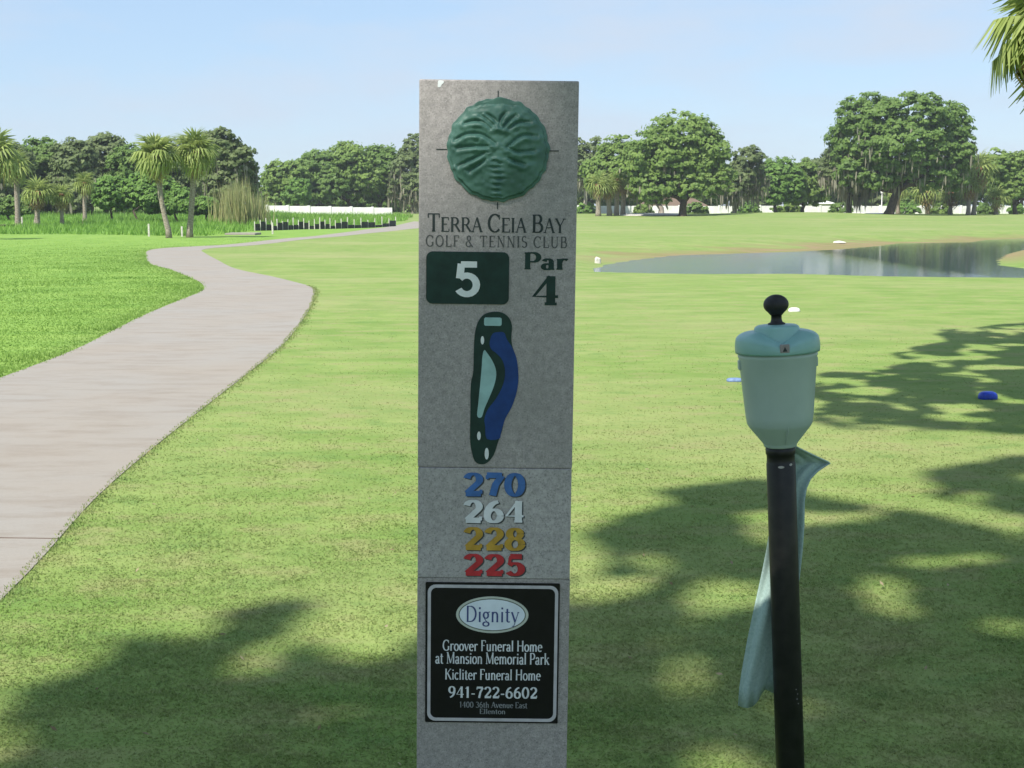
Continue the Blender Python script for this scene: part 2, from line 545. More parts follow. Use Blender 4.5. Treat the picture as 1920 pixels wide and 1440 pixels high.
def ground_z(x, y, with_attr=False):
    x = np.asarray(x, float); y = np.asarray(y, float)
    z = 0.50 * sstep(95, 160, y) + 0.5 * sstep(170, 300, y)
    z = z + 0.32 * np.exp(-((x - 31) / 9) ** 2 - ((y - 150) / 16) ** 2) * 1.0
    z = z + 0.25 * sstep(60, 100, y) * sstep(-12, -30, x)
    z = z + (vnoise(x / 9 + 11, y / 9 + 5) - 0.5) * 0.10 * sstep(14, 40, y)
    near = (x > -10) & (x < 70) & (y > 20) & (y < 100)
    dd = np.full(x.shape, 99.0)
    if near.any():
        d = poly_dist(x[near], y[near], pond)
        ins = in_poly(x[near], y[near], pond)
        dd[near] = np.where(ins, -d, d)
    nearside = sstep(52, 44, y)
    w = 3.0 * nearside + 6.5 * (1 - nearside)
    t = sstep(0, 1, dd / w)
    zz = np.where(dd > 0, PW + (z - PW) * t, PW - 0.7 * sstep(0, 3, -dd))
    z = np.where(dd < 90, zz, z)
    # green hump on the spit of land at the right of the pond
    z = z + 0.55 * np.exp(-((x - pmound[0]) / 3.2) ** 2 - ((y - pmound[1]) / 4.5) ** 2) * sstep(-0.3, 1.5, dd)
    if with_attr:
        bank = sstep(3.2, 0.8, dd + (vnoise(x * 0.8, y * 0.8) - 0.5) * 3.0) * sstep(44, 52, y) * sstep(24.5, 21, np.abs(x - 8))
        return z, bank
    return z

def gz(x, y):
    return float(ground_z(np.array([x]), np.array([y]))[0])

xs = np.unique(np.concatenate([np.linspace(-900, -120, 27), np.linspace(-120, -26, 48), np.linspace(-26, 60, 150), np.linspace(60, 140, 41), np.linspace(140, 900, 27)]))
ys = np.unique(np.concatenate([np.linspace(-200, -20, 10), np.linspace(-20, 28, 49), np.linspace(28, 80, 140), np.linspace(80, 200, 81), np.linspace(200, 1500, 27)]))
GX, GY = np.meshgrid(xs, ys)
GZ, GB = ground_z(GX.ravel(), GY.ravel(), True)
# species change: lush rough left of the path's left edge
plx = np.array([p[0] for p in PL]); ply = np.array([p[1] for p in PL])
def left_of_path(x, y):
    edge = np.interp(y, ply, plx)
    return edge - x
GLU = sstep(-0.6, 0.6, left_of_path(GX.ravel(), GY.ravel())) * sstep(130, 100, GY.ravel())
# brighter spit of land
GLU = np.maximum(GLU, np.exp(-((GX.ravel() - pmound[0]) / 3.5) ** 2 - ((GY.ravel() - pmound[1]) / 5) ** 2))
nx, ny = len(xs), len(ys)
ii = np.arange(nx * ny).reshape(ny, nx)
quads = np.stack([ii[:-1, :-1], ii[:-1, 1:], ii[1:, 1:], ii[1:, :-1]], -1).reshape(-1, 4)
g_me = mesh_np('ground', np.stack([GX.ravel(), GY.ravel(), GZ], 1), quads, M['turf'], True, {'lush': GLU, 'bank': GB})
tag(link('ground', g_me), 'mown golf course turf running back to the trees', None, None, 'structure')

# pond water sheet, cut a little larger than the shoreline so that the banks close it
bm = bmesh.new()
cx = sum(p[0] for p in pond) / len(pond); cy = sum(p[1] for p in pond) / len(pond)
wv = [bm.verts.new((-6, 27, PW)), bm.verts.new((75, 27, PW)), bm.verts.new((75, 96, PW)), bm.verts.new((-6, 96, PW))]
bm.faces.new(wv)
wme = bpy.data.meshes.new('pond_water'); bm.to_mesh(wme); bm.free()
wme.materials.append(M['water'])
tag(link('pond_water', wme), 'still pond reflecting trees and sky', None, None, 'structure')

# cart path, cast in slabs with open joints
path = empty('cart_path', (0, 0, 0), 'pale concrete cart path curving away to the left', None, None, 'structure')
joints = [0]
acc = 0.0
jy = 6.34
cuts = []
def slab(i0, i1, t0, t1):
    Ls = [PL[i] for i in range(i0, i1 + 1)]; Rs = [PR[i] for i in range(i0, i1 + 1)]
    V, Fc = [], []
    for l, r in zip(Ls, Rs):
        for k in range(4):
            q = l + (r - l) * k / 3
            V.append((q[0], q[1], gz(q[0], q[1]) + 0.005))
    n = len(Ls)
    for i in range(n - 1):
        for k in range(3):
            a = i * 4 + k
            Fc.append((a, a + 1, a + 5, a + 4))
    base = len(V)
    rim = [i * 4 for i in range(n)] + [(n - 1) * 4 + 1, (n - 1) * 4 + 2] + [i * 4 + 3 for i in range(n - 1, -1, -1)] + [2, 1]
    for r_ in rim:
        x, y, z = V[r_]
        V.append((x, y, z - 0.08))
    m = len(rim)
    for k in range(m):
        Fc.append((rim[k], rim[(k + 1) % m], base + (k + 1) % m, base + k))
    return fix_normals(mesh_py('slab', V, Fc, M['concrete']))
# resample both edges so that joints fall where wanted: first joint about 6.3 m ahead
def edge_at(E, yq):
    for i in range(len(E) - 1):
        if E[i][1] <= yq <= E[i + 1][1]:
            t = (yq - E[i][1]) / (E[i + 1][1] - E[i][1])
            return i + t
    return None
def sub(E, t):
    i = int(t); f = t - i
    return E[i] if i >= len(E) - 1 else E[i] * (1 - f) + E[i + 1] * f
tj = edge_at(PR, jy)
ts = [0.0, tj - 12.0, tj]
while ts[-1] < len(PL) - 9:
    ts.append(ts[-1] + 9.0)
ts.append(float(len(PL) - 1))
oPL, oPR = PL, PR
gap = 0.016
for a, b in zip(ts[:-1], ts[1:]):
    ga = .010 if abs(a - tj) < .1 else .003
    gb = .010 if abs(b - tj) < .1 else .003
    n = max(6, int((b - a) * 1.2))
    PL = [sub(oPL, a + (b - a) * k / n) for k in range(n + 1)]
    PR = [sub(oPR, a + (b - a) * k / n) for k in range(n + 1)]
    for E in (PL, PR):
        d = E[1] - E[0]; E[0] = E[0] + d / np.linalg.norm(d) * ga
        d = E[-1] - E[-2]; E[-1] = E[-1] - d / np.linalg.norm(d) * gb
    link('slab', slab(0, n, a, b), path)
PL, PR = oPL, oPR
# dark filler in the open joint
jl, jr = sub(PL, tj), sub(PR, tj)
V = [(jl[0], jl[1] - .02, .0035), (jr[0], jr[1] - .02, .0035), (jr[0], jr[1] + .02, .0035), (jl[0], jl[1] + .02, .0035)]
link('joint_filler', mesh_py('joint_filler', V, [(0, 1, 2, 3)], noisy('joint_filler', (0.09, 0.06, 0.045), (0.15, 0.10, 0.075), 8, 0.95, 0.1)), path)

# ------------------------------------------------------------------ lettering engine (pen strokes with serifs)
def A(cx, cy, rx, ry, a0, a1, n=14):
    n = max(4, int(abs(a1 - a0) / 360 * 22))
    return [(cx + rx * math.cos(math.radians(a0 + (a1 - a0) * k / n)), cy + ry * math.sin(math.radians(a0 + (a1 - a0) * k / n))) for k in range(n + 1)]
def stem(x, y0, y1, s='bt', w='p'):
    r = [(w, [(x, y0), (x, y1)])]
    if 'b' in s: r.append(('s', x, y0))
    if 't' in s: r.append(('s', x, y1))
    return r
p = lambda *q: ('p', list(q))
t = lambda *q: ('t', list(q))
GL = {
 'T': (.80, stem(.40, 0, 1, 'b') + [t((.04, .97), (.76, .97)), t((.06, .76), (.06, .98)), t((.74, .76), (.74, .98))]),
 'E': (.70, stem(.16, 0, 1) + [t((.1, .97), (.62, .97)), t((.16, .52), (.5, .52)), t((.1, .03), (.66, .03)), t((.61, .8), (.61, .97)), t((.65, .03), (.65, .22))]),
 'F': (.66, stem(.16, 0, 1) + [t((.1, .97), (.60, .97)), t((.16, .52), (.48, .52)), t((.59, .78), (.59, .97))]),
 'L': (.66, stem(.16, 0, 1) + [t((.1, .03), (.62, .03)), t((.61, .03), (.61, .24))]),
 'I': (.34, stem(.17, 0, 1)),
 'R': (.80, stem(.16, 0, 1) + [p((.16, .97), (.38, .97), *A(.38, .735, .22, .235, 85, -85), (.16, .50)), p((.40, .5), (.75, .02))]),
 'P': (.70, stem(.16, 0, 1) + [p((.16, .97), (.38, .97), *A(.38, .71, .24, .26, 85, -85), (.16, .45))]),
 'B': (.74, stem(.16, 0, 1) + [p((.16, .97), (.38, .97), *A(.38, .75, .20, .22, 85, -85), (.16, .53)), p((.16, .53), (.40, .53), *A(.40, .28, .25, .25, 85, -85), (.16, .03))]),
 'D': (.88, stem(.16, 0, 1) + [p((.16, .97), (.38, .97), *A(.38, .5, .40, .47, 85, -85), (.16, .03))]),
 'A': (.82, [t((.08, 0), (.40, 1)), p((.40, 1), (.74, 0)), t((.2, .36), (.60, .36)), ('s', .08, 0), ('s', .74, 0)]),
 'C': (.82, [p(*A(.45, .5, .37, .48, 45, 318)), t((.72, .70), (.72, .96))]),
 'G': (.86, [p(*A(.45, .5, .37, .48, 45, 318)), t((.72, .70), (.72, .96))] + stem(.72, .08, .42, 't')),
 'O': (.88, [p(*A(.44, .5, .36, .48, 0, 360))]),
 'Y': (.78, [p((.08, 1), (.39, .46)), t((.70, 1), (.39, .46)), ('s', .08, 1), ('s', .70, 1)] + stem(.39, 0, .5, 'b')),
 'N': (.88, stem(.15, 0, 1, 'bt', 't') + [p((.15, 1), (.72, 0))] + stem(.72, 0, 1, 't', 't')),
 'S': (.62, [p(*A(.31, .745, .21, .235, 35, 260), *A(.31, .265, .23, .245, 80, -150))]),
 'U': (.86, stem(.17, .3, 1, 't') + [p(*A(.43, .3, .26, .28, 180, 360))] + stem(.69, .3, 1, 't', 't')),
 'H': (.92, stem(.17, 0, 1) + stem(.74, 0, 1) + [t((.17, .52), (.74, .52))]),
 'M': (1.06, stem(.15, 0, 1, 'bt', 't') + [p((.15, 1), (.52, .05)), t((.52, .05), (.89, 1))] + stem(.89, 0, 1)),
 'K': (.84, stem(.16, 0, 1) + [t((.70, 1), (.18, .44)), p((.34, .6), (.74, 0)), ('s', .70, 1), ('s', .75, 0)]),
 '&': (.84, [p(*A(.36, .77, .16, .20, 300, -60)), p((.24, .64), (.74, .0)), p(*A(.32, .25, .24, .23, 110, 350))]),
 '-': (.42, [p((.06, .36), (.36, .36)), p((.06, .34), (.36, .34))]),
 'a': (.58, stem(.42, .02, .44, '') + [p(*A(.27, .44, .15, .17, 165, 0)), p(*A(.25, .17, .16, .155, 0, 360)), t((.42, .03), (.55, .03))]),
 'c': (.54, [p(*A(.30, .32, .22, .30, 45, 315))]),
 'e': (.58, [p(*A(.30, .32, .22, .30, 5, 315)), t((.08, .36), (.52, .36))]),
 'g': (.60, [p(*A(.27, .43, .18, .19, 0, 360)), p(*A(.28, -.12, .22, .13, 0, 360)), t((.14, .24), (.34, .02)), t((.42, .6), (.58, .64))]),
 'h': (.68, stem(.15, 0, 1) + [p(*A(.33, .42, .18, .2, 170, 0))] + stem(.51, 0, .42, 'b')),
 'n': (.68, stem(.15, 0, .64) + [p(*A(.33, .42, .18, .2, 170, 0))] + stem(.51, 0, .42, 'b')),
 'm': (1.0, stem(.15, 0, .64) + [p(*A(.31, .42, .16, .2, 170, 0)), p(*A(.65, .42, .17, .2, 170, 0))] + stem(.47, 0, .42, 'b') + stem(.82, 0, .42, 'b')),
 'r': (.50, stem(.16, 0, .64) + [p(*A(.36, .40, .19, .22, 155, 50))]),
 'i': (.34, stem(.17, 0, .64) + [('k', [(.17, .80), (.17, .92)])]),
 'l': (.34, stem(.17, 0, 1)),
 'k': (.64, stem(.15, 0, 1) + [t((.52, .62), (.18, .28)), p((.30, .38), (.56, 0)), ('s', .52, .62), ('s', .57, 0)]),
 'o': (.62, [p(*A(.31, .32, .23, .30, 0, 360))]),
 's': (.48, [p(*A(.24, .475, .15, .145, 35, 260), *A(.24, .175, .165, .155, 80, -150))]),
 't': (.44, stem(.19, .1, .84, '') + [t((.04, .62), (.38, .62)), p(*A(.31, .13, .12, .11, 180, 310))]),
 'u': (.68, stem(.15, .2, .64, 't') + [p(*A(.32, .2, .17, .18, 180, 360))] + stem(.50, 0, .64)),
 'v': (.60, [p((.07, .64), (.30, 0)), t((.54, .64), (.30, 0)), ('s', .07, .64), ('s', .54, .64)]),
 'y': (.60, [p((.07, .64), (.32, .04)), t((.56, .64), (.22, -.24), (.1, -.24)), ('s', .07, .64), ('s', .56, .64)]),
 '0': (.68, [p(*A(.34, .5, .24, .47, 0, 360))]),
 '1': (.52, stem(.28, 0, 1, 'b') + [t((.28, .98), (.10, .82))]),
 '2': (.68, [p(*A(.33, .72, .22, .25, 170, -30), (.12, .10)), ('k', [(.08, .08), (.60, .08)]), t((.60, .08), (.60, .26))]),
 '3': (.66, [p(*A(.31, .745, .20, .22, 150, -85)), p(*A(.31, .27, .24, .25, 85, -150))]),
 '4': (.70, [t((.46, 1), (.06, .30), (.66, .30))] + stem(.48, 0, 1, 'b')),
 '5': (.66, [('k', [(.16, .92), (.56, .92)]), t((.17, .94), (.13, .50)), p(*A(.31, .31, .24, .28, 138, -150))]),
 '6': (.68, [p(*A(.34, .30, .23, .28, 0, 360)), p(*A(.53, .36, .42, .60, 185, 95))]),
 '7': (.66, [('k', [(.08, .92), (.60, .92)]), t((.09, .92), (.09, .74)), p((.59, .90), (.38, .50), (.28, 0))]),
 '8': (.68, [p(*A(.34, .74, .19, .22, 0, 360)), p(*A(.34, .26, .24, .25, 0, 360))]),
 '9': (.68, [p(*A(.34, .70, .23, .28, 0, 360)), p(*A(.15, .64, .42, .60, 5, -85))]),
 ' ': (.34, []),
}
del p, t

def stroke_quads(pts, wfun, V, Fc, y):
    n = len(pts)
    P2 = [np.array(q, float) for q in pts]
    L, R_ = [], []
    for i in range(n):
        if i == 0: d = P2[1] - P2[0]
        elif i == n - 1: d = P2[-1] - P2[-2]
        else: d = P2[i + 1] - P2[i - 1]
        ln = np.linalg.norm(d) + 1e-9
        d = d / ln
        w = wfun(d)
        nrm = np.array([-d[1], d[0]]) * w / 2
        L.append(P2[i] + nrm); R_.append(P2[i] - nrm)
    b = len(V)
    for l, r in zip(L, R_):
        V.append((l[0], y, l[1])); V.append((r[0], y, r[1]))
    for i in range(n - 1):
        Fc.append((b + 2 * i, b + 2 * i + 1, b + 2 * i + 3, b + 2 * i + 2))

def text_mesh(s, x0, x1, z0, z1, y, mat, thick=.15, thin=.06, serif=.10, track=0.0, caps=None, const=None, name='lettering'):
    """lettering between x0..x1 with baseline z0 and cap line z1 on the plane y (front is -y). caps: scale of letters that follow a capital"""
    items = []
    cx = 0.0
    big = True
    for ch in s:
        sc = 1.0
        if caps is not None:
            sc = 1.0 if big else caps
            big = ch == ' '
        w, st = GL[ch]
        items.append((cx, sc, st))
        cx += w * sc + track
    cx -= track
    kx = (x1 - x0) / cx
    kz = z1 - z0
    V, Fc = [], []
    j = 0
    for ox, sc, st in items:
        for e in st:
            if e[0] == 's':
                if not serif: continue
                pts = [(e[1] - serif, e[2]), (e[1] + serif, e[2])]
                off = thin / 2 if e[2] < .3 else -thin / 2
                pts = [(a, b + off) for a, b in pts]
                wf = lambda d: thin
            else:
                pts = e[1]
                if const: wf = lambda d: const
                elif e[0] == 't': wf = lambda d: thin
                elif e[0] == 'k': wf = lambda d: thick
                else: wf = lambda d: thin + (thick - thin) * abs(d[1])
            V2 = []
            stroke_quads(pts, wf, V2, Fc_ := [], 0)
            b = len(V)
            for (ax, _, az) in V2:
                V.append((x0 + (ox + ax * sc) * kx, y - j * 0.000025, z0 + az * sc * kz))
            for f_ in Fc_:
                Fc.append(tuple(b + q for q in f_))
            j = (j + 1) % 9
    me = mesh_py(name, V, Fc, mat)
    # face the letters towards the viewer (-y)
    for pl in me.polygons:
        if pl.normal.y > 0: pl.flip()
    me.update()
    return me

# ------------------------------------------------------------------ the tee sign
SY, STH, SX0 = 2.2, 0.0125, -0.0413
def sp(px, py):
    w = at_y(px, py, SY)
    x, z = w[0] - SX0, w[2]
    return (x * math.cos(STH) - z * math.sin(STH), x * math.sin(STH) + z * math.cos(STH))

sign = empty('tee_sign', (SX0, SY, 0), 'tall grey stone tee sign with green medallion, hole map and black plate', 'sign')
sign.rotation_euler = (0, STH, 0)

def poly_plate(name, pts, y0, th, mat, parent, bevel=0.0):
    bm = bmesh.new()
    vs = [bm.verts.new((a, -y0, b)) for a, b in pts]
    f = bm.faces.new(vs)
    f.normal_update()
    if f.normal.y > 0: f.normal_flip()
    if th:
        r = bmesh.ops.extrude_face_region(bm, geom=[f])
        for v in [g for g in r['geom'] if isinstance(g, bmesh.types.BMVert)]:
            v.co.y -= th
        # drop the hidden back
        bmesh.ops.delete(bm, geom=[f], context='FACES')
        if bevel:
            es = [e for e in bm.edges if all(abs(v.co.y + y0 + th) < 1e-7 for v in e.verts)]
            bmesh.ops.bevel(bm, geom=es, offset=bevel, segments=2, affect='EDGES')
    bmesh.ops.triangulate(bm, faces=[q for q in bm.faces if len(q.verts) > 4])
    me = bpy.data.meshes.new(name); bm.to_mesh(me); bm.free()
    me.materials.append(mat)
    return link(name, me, parent)

def rrect(x0, z0, x1, z1, r, n=6):
    o = []
    for cx_, cz_, a in ((x1 - r, z1 - r, 0), (x0 + r, z1 - r, 90), (x0 + r, z0 + r, 180), (x1 - r, z0 + r, 270)):
        for k in range(n + 1):
            q = math.radians(a + 90 * k / n)
            o.append((cx_ + r * math.cos(q), cz_ + r * math.sin(q)))
    return o
def ell(cx, cz, rx, rz, n=48):
    return [(cx + rx * math.cos(2 * math.pi * k / n), cz + rz * math.sin(2 * math.pi * k / n)) for k in range(n)]
def ring(name, outer, inner, y, th, mat, parent):
    n = len(outer)
    V = [(a, -y - th, b) for a, b in outer] + [(a, -y - th, b) for a, b in inner] + [(a, -y, b) for a, b in outer] + [(a, -y, b) for a, b in inner]
    Fc = []
    for k in range(n):
        j = (k + 1) % n
        Fc += [(k, j, n + j, n + k), (2 * n + k, 2 * n + j, j, k), (n + k, n + j, 3 * n + j, 3 * n + k)]
    return link(name, fix_normals(mesh_py(name, V, Fc, mat)), parent)

SW = 0.2487
tl = sp(786, 150); tr = sp(1086, 150)
sx0, sx1, stop = tl[0], tr[0], (tl[1] + tr[1]) / 2
zA, zB = sp(930, 878)[1], sp(930, 1084)[1]
# body: upper slab, middle plate band, lower slab
link('upper_slab', box('upper_slab', (sx0, 0, zA + .0002), (sx1, .085, stop), M['granite'], .0025), sign)
link('lower_slab', box('lower_slab', (sx0, .0005, -0.05), (sx1, .085, zB - .0002), M['granite'], .0025), sign)
link('distance_plate', box('distance_plate', (sx0 + .0006, -.0012, zB), (sx1 - .0006, .084, zA), M['granite_plate'], .0015), sign)

# medallion: cast relief palm on a shallow dome
mc = sp(934, 281)
mr = (sp(1030, 281)[0] - sp(838, 281)[0]) / 2
NA, NR = 180, 64
an = np.linspace(0, 2 * np.pi, NA, endpoint=False)
rr = np.concatenate([np.linspace(0.0, 0.93, NR - 8), np.linspace(0.94, 1.0, 8)])
wob = 1 + 0.010 * np.sin(17 * an + 1) + 0.008 * np.sin(29 * an) - 0.008 * (np.abs(np.sin(an * 6)) > .8)
AA, RR = np.meshgrid(an, rr)
UX = RR * np.cos(AA); UZ = RR * np.sin(AA)
hh = 0.20 * (1 - RR ** 2) + 0.12
hh = np.where(RR > 0.93, hh - 0.07 * sstep(0.93, 0.95, RR), hh)
grooves = [[(-.66, .50), (-.48, .55), (-.3, .52), (-.15, .40)], [(-.85, .17), (-.62, .29), (-.33, .29), (-.06, .12)],
           [(-.80, .02), (-.5, .06), (-.2, .06)], [(-.78, -.33), (-.52, -.20), (-.28, -.07)], [(-.55, -.42), (-.42, -.32), (-.25, -.2)],
           [(.62, .54), (.38, .52), (.2, .40)], [(.76, .27), (.45, .27), (.17, .05)], [(.70, -.01), (.40, -.04), (.2, .03)],
           [(.52, -.28), (.36, -.23), (.22, -.17)], [(-.22, .68), (-.1, .60), (-.03, .52)], [(.15, .72), (.05, .60), (.03, .45)],
           [(-.35, .66), (-.2, .56), (-.08, .44)], [(.34, .66), (.2, .55), (.1, .42)]]
def seg_d(px_, pz_, pts):
    d = np.full(px_.shape, 9.0); sgn = np.zeros(px_.shape); tt = np.zeros(px_.shape)
    m = len(pts) - 1
    for i in range(m):
        ax, az = pts[i]; bx, bz = pts[i + 1]
        vx, vz = bx - ax, bz - az
        q = np.clip(((px_ - ax) * vx + (pz_ - az) * vz) / (vx * vx + vz * vz), 0, 1)
        ex = px_ - ax - q * vx; ez = pz_ - az - q * vz
        dd = np.hypot(ex, ez)
        k = dd < d
        d = np.where(k, dd, d); sgn = np.where(k, np.sign(ez), sgn); tt = np.where(k, (i + q) / m, tt)
    return d, sgn, tt
for gq in grooves:
    cur = [tuple(q) for q in catmull(gq, 5)]
    d, sg, tt = seg_d(UX, UZ, cur)
    taper = 0.35 + 0.65 * np.sin(np.clip(tt, 0.02, 0.98) * np.pi) ** 0.6
    hh = hh - 0.115 * taper * np.exp(-(d / 0.028) ** 2)
    hh = hh + 0.085 * taper * np.exp(-((d * sg + 0.075) / 0.055) ** 2) * (sg < 0) * (.6 + .8 * vnoise(UX * 9 + 40, UZ * 9 + 40))
for (tx, tz, tw) in ((-.05, -.22, .08), (0.03, -.26, .06), (-.06, -.34, .10), (.0, -.45, .10), (.02, -.56, .11), (-.03, -.68, .07), (-.03, -.79, .07), (.0, -.9, .08)):
    hh = hh - 0.07 * np.exp(-((UX - tx) / tw) ** 2 - ((UZ - tz) / 0.022) ** 2)
    hh = hh + 0.05 * np.exp(-((UX - tx) / tw) ** 2 - ((UZ - tz - .045) / 0.03) ** 2)
hh = hh + 0.03 * (vnoise(UX * 14 + 20, UZ * 14 + 20) - .5)
hh = np.where(UZ > 0.86 - 0.25 * UX ** 2, np.minimum(hh, 0.065), hh)       # flat band at the top rim
hh = np.maximum(hh, 0.012)
RW = RR * np.where(RR > 0.9, 1, 1) * (1 + (wob[None, :] - 1) * sstep(.7, 1, RR))
V = np.stack([mc[0] + RW * np.cos(AA) * mr, -hh * mr * 0.62 - 0.0005, mc[1] + RW * np.sin(AA) * mr], -1).reshape(-1, 3)
# wall of the rim down to the stone
rimv = V.reshape(NR, NA, 3)[-1].copy(); rimv[:, 1] = 0.001
V = np.concatenate([V, rimv])
iv = np.arange((NR + 1) * NA).reshape(NR + 1, NA)
nxt = np.roll(iv, -1, 1)
fq = np.stack([iv[:-1], iv[1:], nxt[1:], nxt[:-1]], -1).reshape(-1, 4)
me = mesh_np('medallion', V, fq, M['medal'], True)
me = fix_normals(me)
med = link('medallion', me, sign)
med['label'] = 'round verdigris green relief of a palm'
for (ax, az, bx, bz) in ((934, 170, 934, 188), (818, 280, 838, 280), (1030, 283, 1048, 283), (933, 379, 933, 392)):
    a = sp(ax, az); b = sp(bx, bz)
    w = .0008
    if abs(a[0] - b[0]) < abs(a[1] - b[1]): q = [(a[0] - w, a[1]), (a[0] + w, a[1]), (b[0] + w, b[1]), (b[0] - w, b[1])]
    else: q = [(a[0], a[1] - w), (b[0], b[1] - w), (b[0], b[1] + w), (a[0], a[1] + w)]
    poly_plate('compass_tick', q, 0.0, 0.0006, M['ink_dark'], sign)

q = [sp(a_, b_) for a_, b_ in ((822, 151), (831, 151.5), (832, 155), (828, 159), (826, 163), (821, 163), (821, 158))]
poly_plate('white_smear', [tuple(v) for v in catmull(q, 3, True)], 0.0, .0004, M['white_ink'], sign)

def sign_text(s, x0, x1, ytop, ybase, y, mat, parent=sign, **kw):
    a = sp(x0, ybase); b = sp(x1, ytop)
    me = text_mesh(s, a[0], b[0], a[1], b[1], -y, mat, **kw)
    return link('lettering', me, parent)

sign_text('TERRA CEIA BAY', 801, 1060, 403, 434, .0005, M['ink_dark'], thick=.16, thin=.065, serif=.11, caps=.80, track=.03)
sign_text('GOLF & TENNIS CLUB', 798, 1064, 444, 462, .0005, M['ink_faint'], thick=.14, thin=.07, serif=.10, track=.14)
a, b = sp(799, 569), sp(955, 473)
num = poly_plate('hole_number_plate', rrect(a[0], a[1], b[0], b[1], .010), 0, .0022, M['deep_green'], sign, .0006)
# bold numeral 5
a, b = sp(852, 553), sp(902, 491)
link('lettering', text_mesh('5', a[0], b[0], a[1] , b[1], -.0027, M['white_ink'], const=.185, serif=0), num)
sign_text('Par', 982, 1065, 474, 505, .0005, M['deep_green'], thick=.22, thin=.085, serif=.13, track=.03)
sign_text('4', 996, 1050, 518, 572, .0005, M['deep_green'], thick=.22, thin=.10, serif=.15)

# hole map
def zp(pts, sx=1440 / 340, ox=770, oy=560):
    return [sp(ox + a / sx, oy + b / sx) for a, b in pts]
hole = poly_plate('hole_map', [tuple(q) for q in catmull(zp([(640, 105), (720, 108), (780, 150), (805, 215), (800, 300), (806, 370), (835, 470), (848, 600), (836, 740), (800, 850), (752, 945), (722, 1060), (690, 1150), (660, 1240), (610, 1300), (560, 1315), (510, 1290), (482, 1200), (472, 1100), (475, 900), (478, 680), (496, 590), (500, 500), (505, 330), (525, 210), (570, 135)]), 3, True)], 0, .0010, M['deep_green'], sign)
poly_plate('map_water', [tuple(q) for q in catmull(zp([(650, 280), (690, 266), (742, 270), (765, 325), (805, 385), (842, 480), (856, 620), (842, 740), (802, 860), (752, 950), (718, 1060), (702, 1112), (605, 1112), (592, 1010), (586, 955), (612, 880), (680, 790), (735, 680), (750, 580), (730, 490), (680, 432), (640, 400), (627, 345)]), 3, True)], .0010, .0005, M['blue_map'], hole)
poly_plate('map_fairway', [tuple(q) for q in catmull(zp([(585, 408), (603, 425), (640, 478), (670, 540), (680, 605), (662, 690), (622, 790), (587, 870), (566, 935), (542, 944), (528, 922), (535, 850), (550, 700), (563, 560), (571, 450)]), 3, True)], .0010, .0005, M['pale_green'], hole)
q0, q1 = zp([(583, 214), (723, 150)])
poly_plate('map_green', rrect(q0[0], q0[1], q1[0], q1[1], .003), .0010, .0005, M['pale_green'], hole)
for ex, ey, rx, ry in ((570, 330, 14, 33), (542, 1088, 15, 34), (604, 1230, 17, 46)):
    c0, = zp([(ex, ey)]); c1, = zp([(ex + rx, ey - ry)])
    poly_plate('map_tee', ell(c0[0], c0[1], c1[0] - c0[0], c1[1] - c0[1], 20), .0010, .0005, M['white_ink'], hole)

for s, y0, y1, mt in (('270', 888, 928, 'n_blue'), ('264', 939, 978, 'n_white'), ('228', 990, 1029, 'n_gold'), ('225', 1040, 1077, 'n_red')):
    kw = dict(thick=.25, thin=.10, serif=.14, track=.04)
    sign_text(s, 871.5, 986.5, y0 + 2, y1 + 2, .0016, M['n_shadow'], **kw)  # dark copy set down and right: a drop shadow painted behind the numerals
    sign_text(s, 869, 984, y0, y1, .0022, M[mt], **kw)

# sponsor plate
a, b = sp(797, 1353), sp(1050, 1094)
ad = poly_plate('sponsor_plate', rrect(a[0], a[1], b[0], b[1], .002), -.0005, .0025, M['ad_black'], sign, .0004)
a, b = sp(801, 1350), sp(1047, 1098)
lw = .0052
ring('border_line', rrect(a[0], a[1], b[0], b[1], .013), rrect(a[0] + lw, a[1] + lw, b[0] - lw, b[1] - lw, .013 - lw * .7), .0020, .0004, M['ad_silver'], ad)
oc = sp(923, 1152)
ux = .000833
oval = poly_plate('oval_badge', ell(oc[0], oc[1], 71 * ux, 37 * ux), .0020, .0004, M['oval_rim'], ad)
poly_plate('oval_line', ell(oc[0], oc[1], 66 * ux, 33 * ux), .0024, .0001, M['oval_line'], oval)
poly_plate('oval_face', ell(oc[0], oc[1], 64 * ux, 31 * ux), .0025, .0001, M['oval_white'], oval)
sign_text('Dignity', 873, 973, 1136, 1165, .0030, M['navy'], oval, thick=.13, thin=.055, serif=.07, track=.03)
kw = dict(thick=.16, thin=.07, serif=.09)
sign_text('Groover Funeral Home', 830, 1017, 1201, 1219, .0023, M['ad_text'], ad, **kw)
sign_text('at Mansion Memorial Park', 816, 1030, 1224, 1243, .0023, M['ad_text'], ad, **kw)
sign_text('Kicliter Funeral Home', 834, 1014, 1255, 1273, .0023, M['ad_text'], ad, **kw)
sign_text('941-722-6602', 840, 1008, 1288, 1307, .0023, M['ad_text'], ad, thick=.18, thin=.08, serif=.10, track=.03)
sign_text('1400 36th Avenue East', 861, 989, 1316, 1325.5, .0023, M['ad_text_faint'], ad, **kw)
sign_text('Ellenton', 899, 948, 1328.5, 1337.5, .0023, M['ad_text_faint'], ad, **kw)

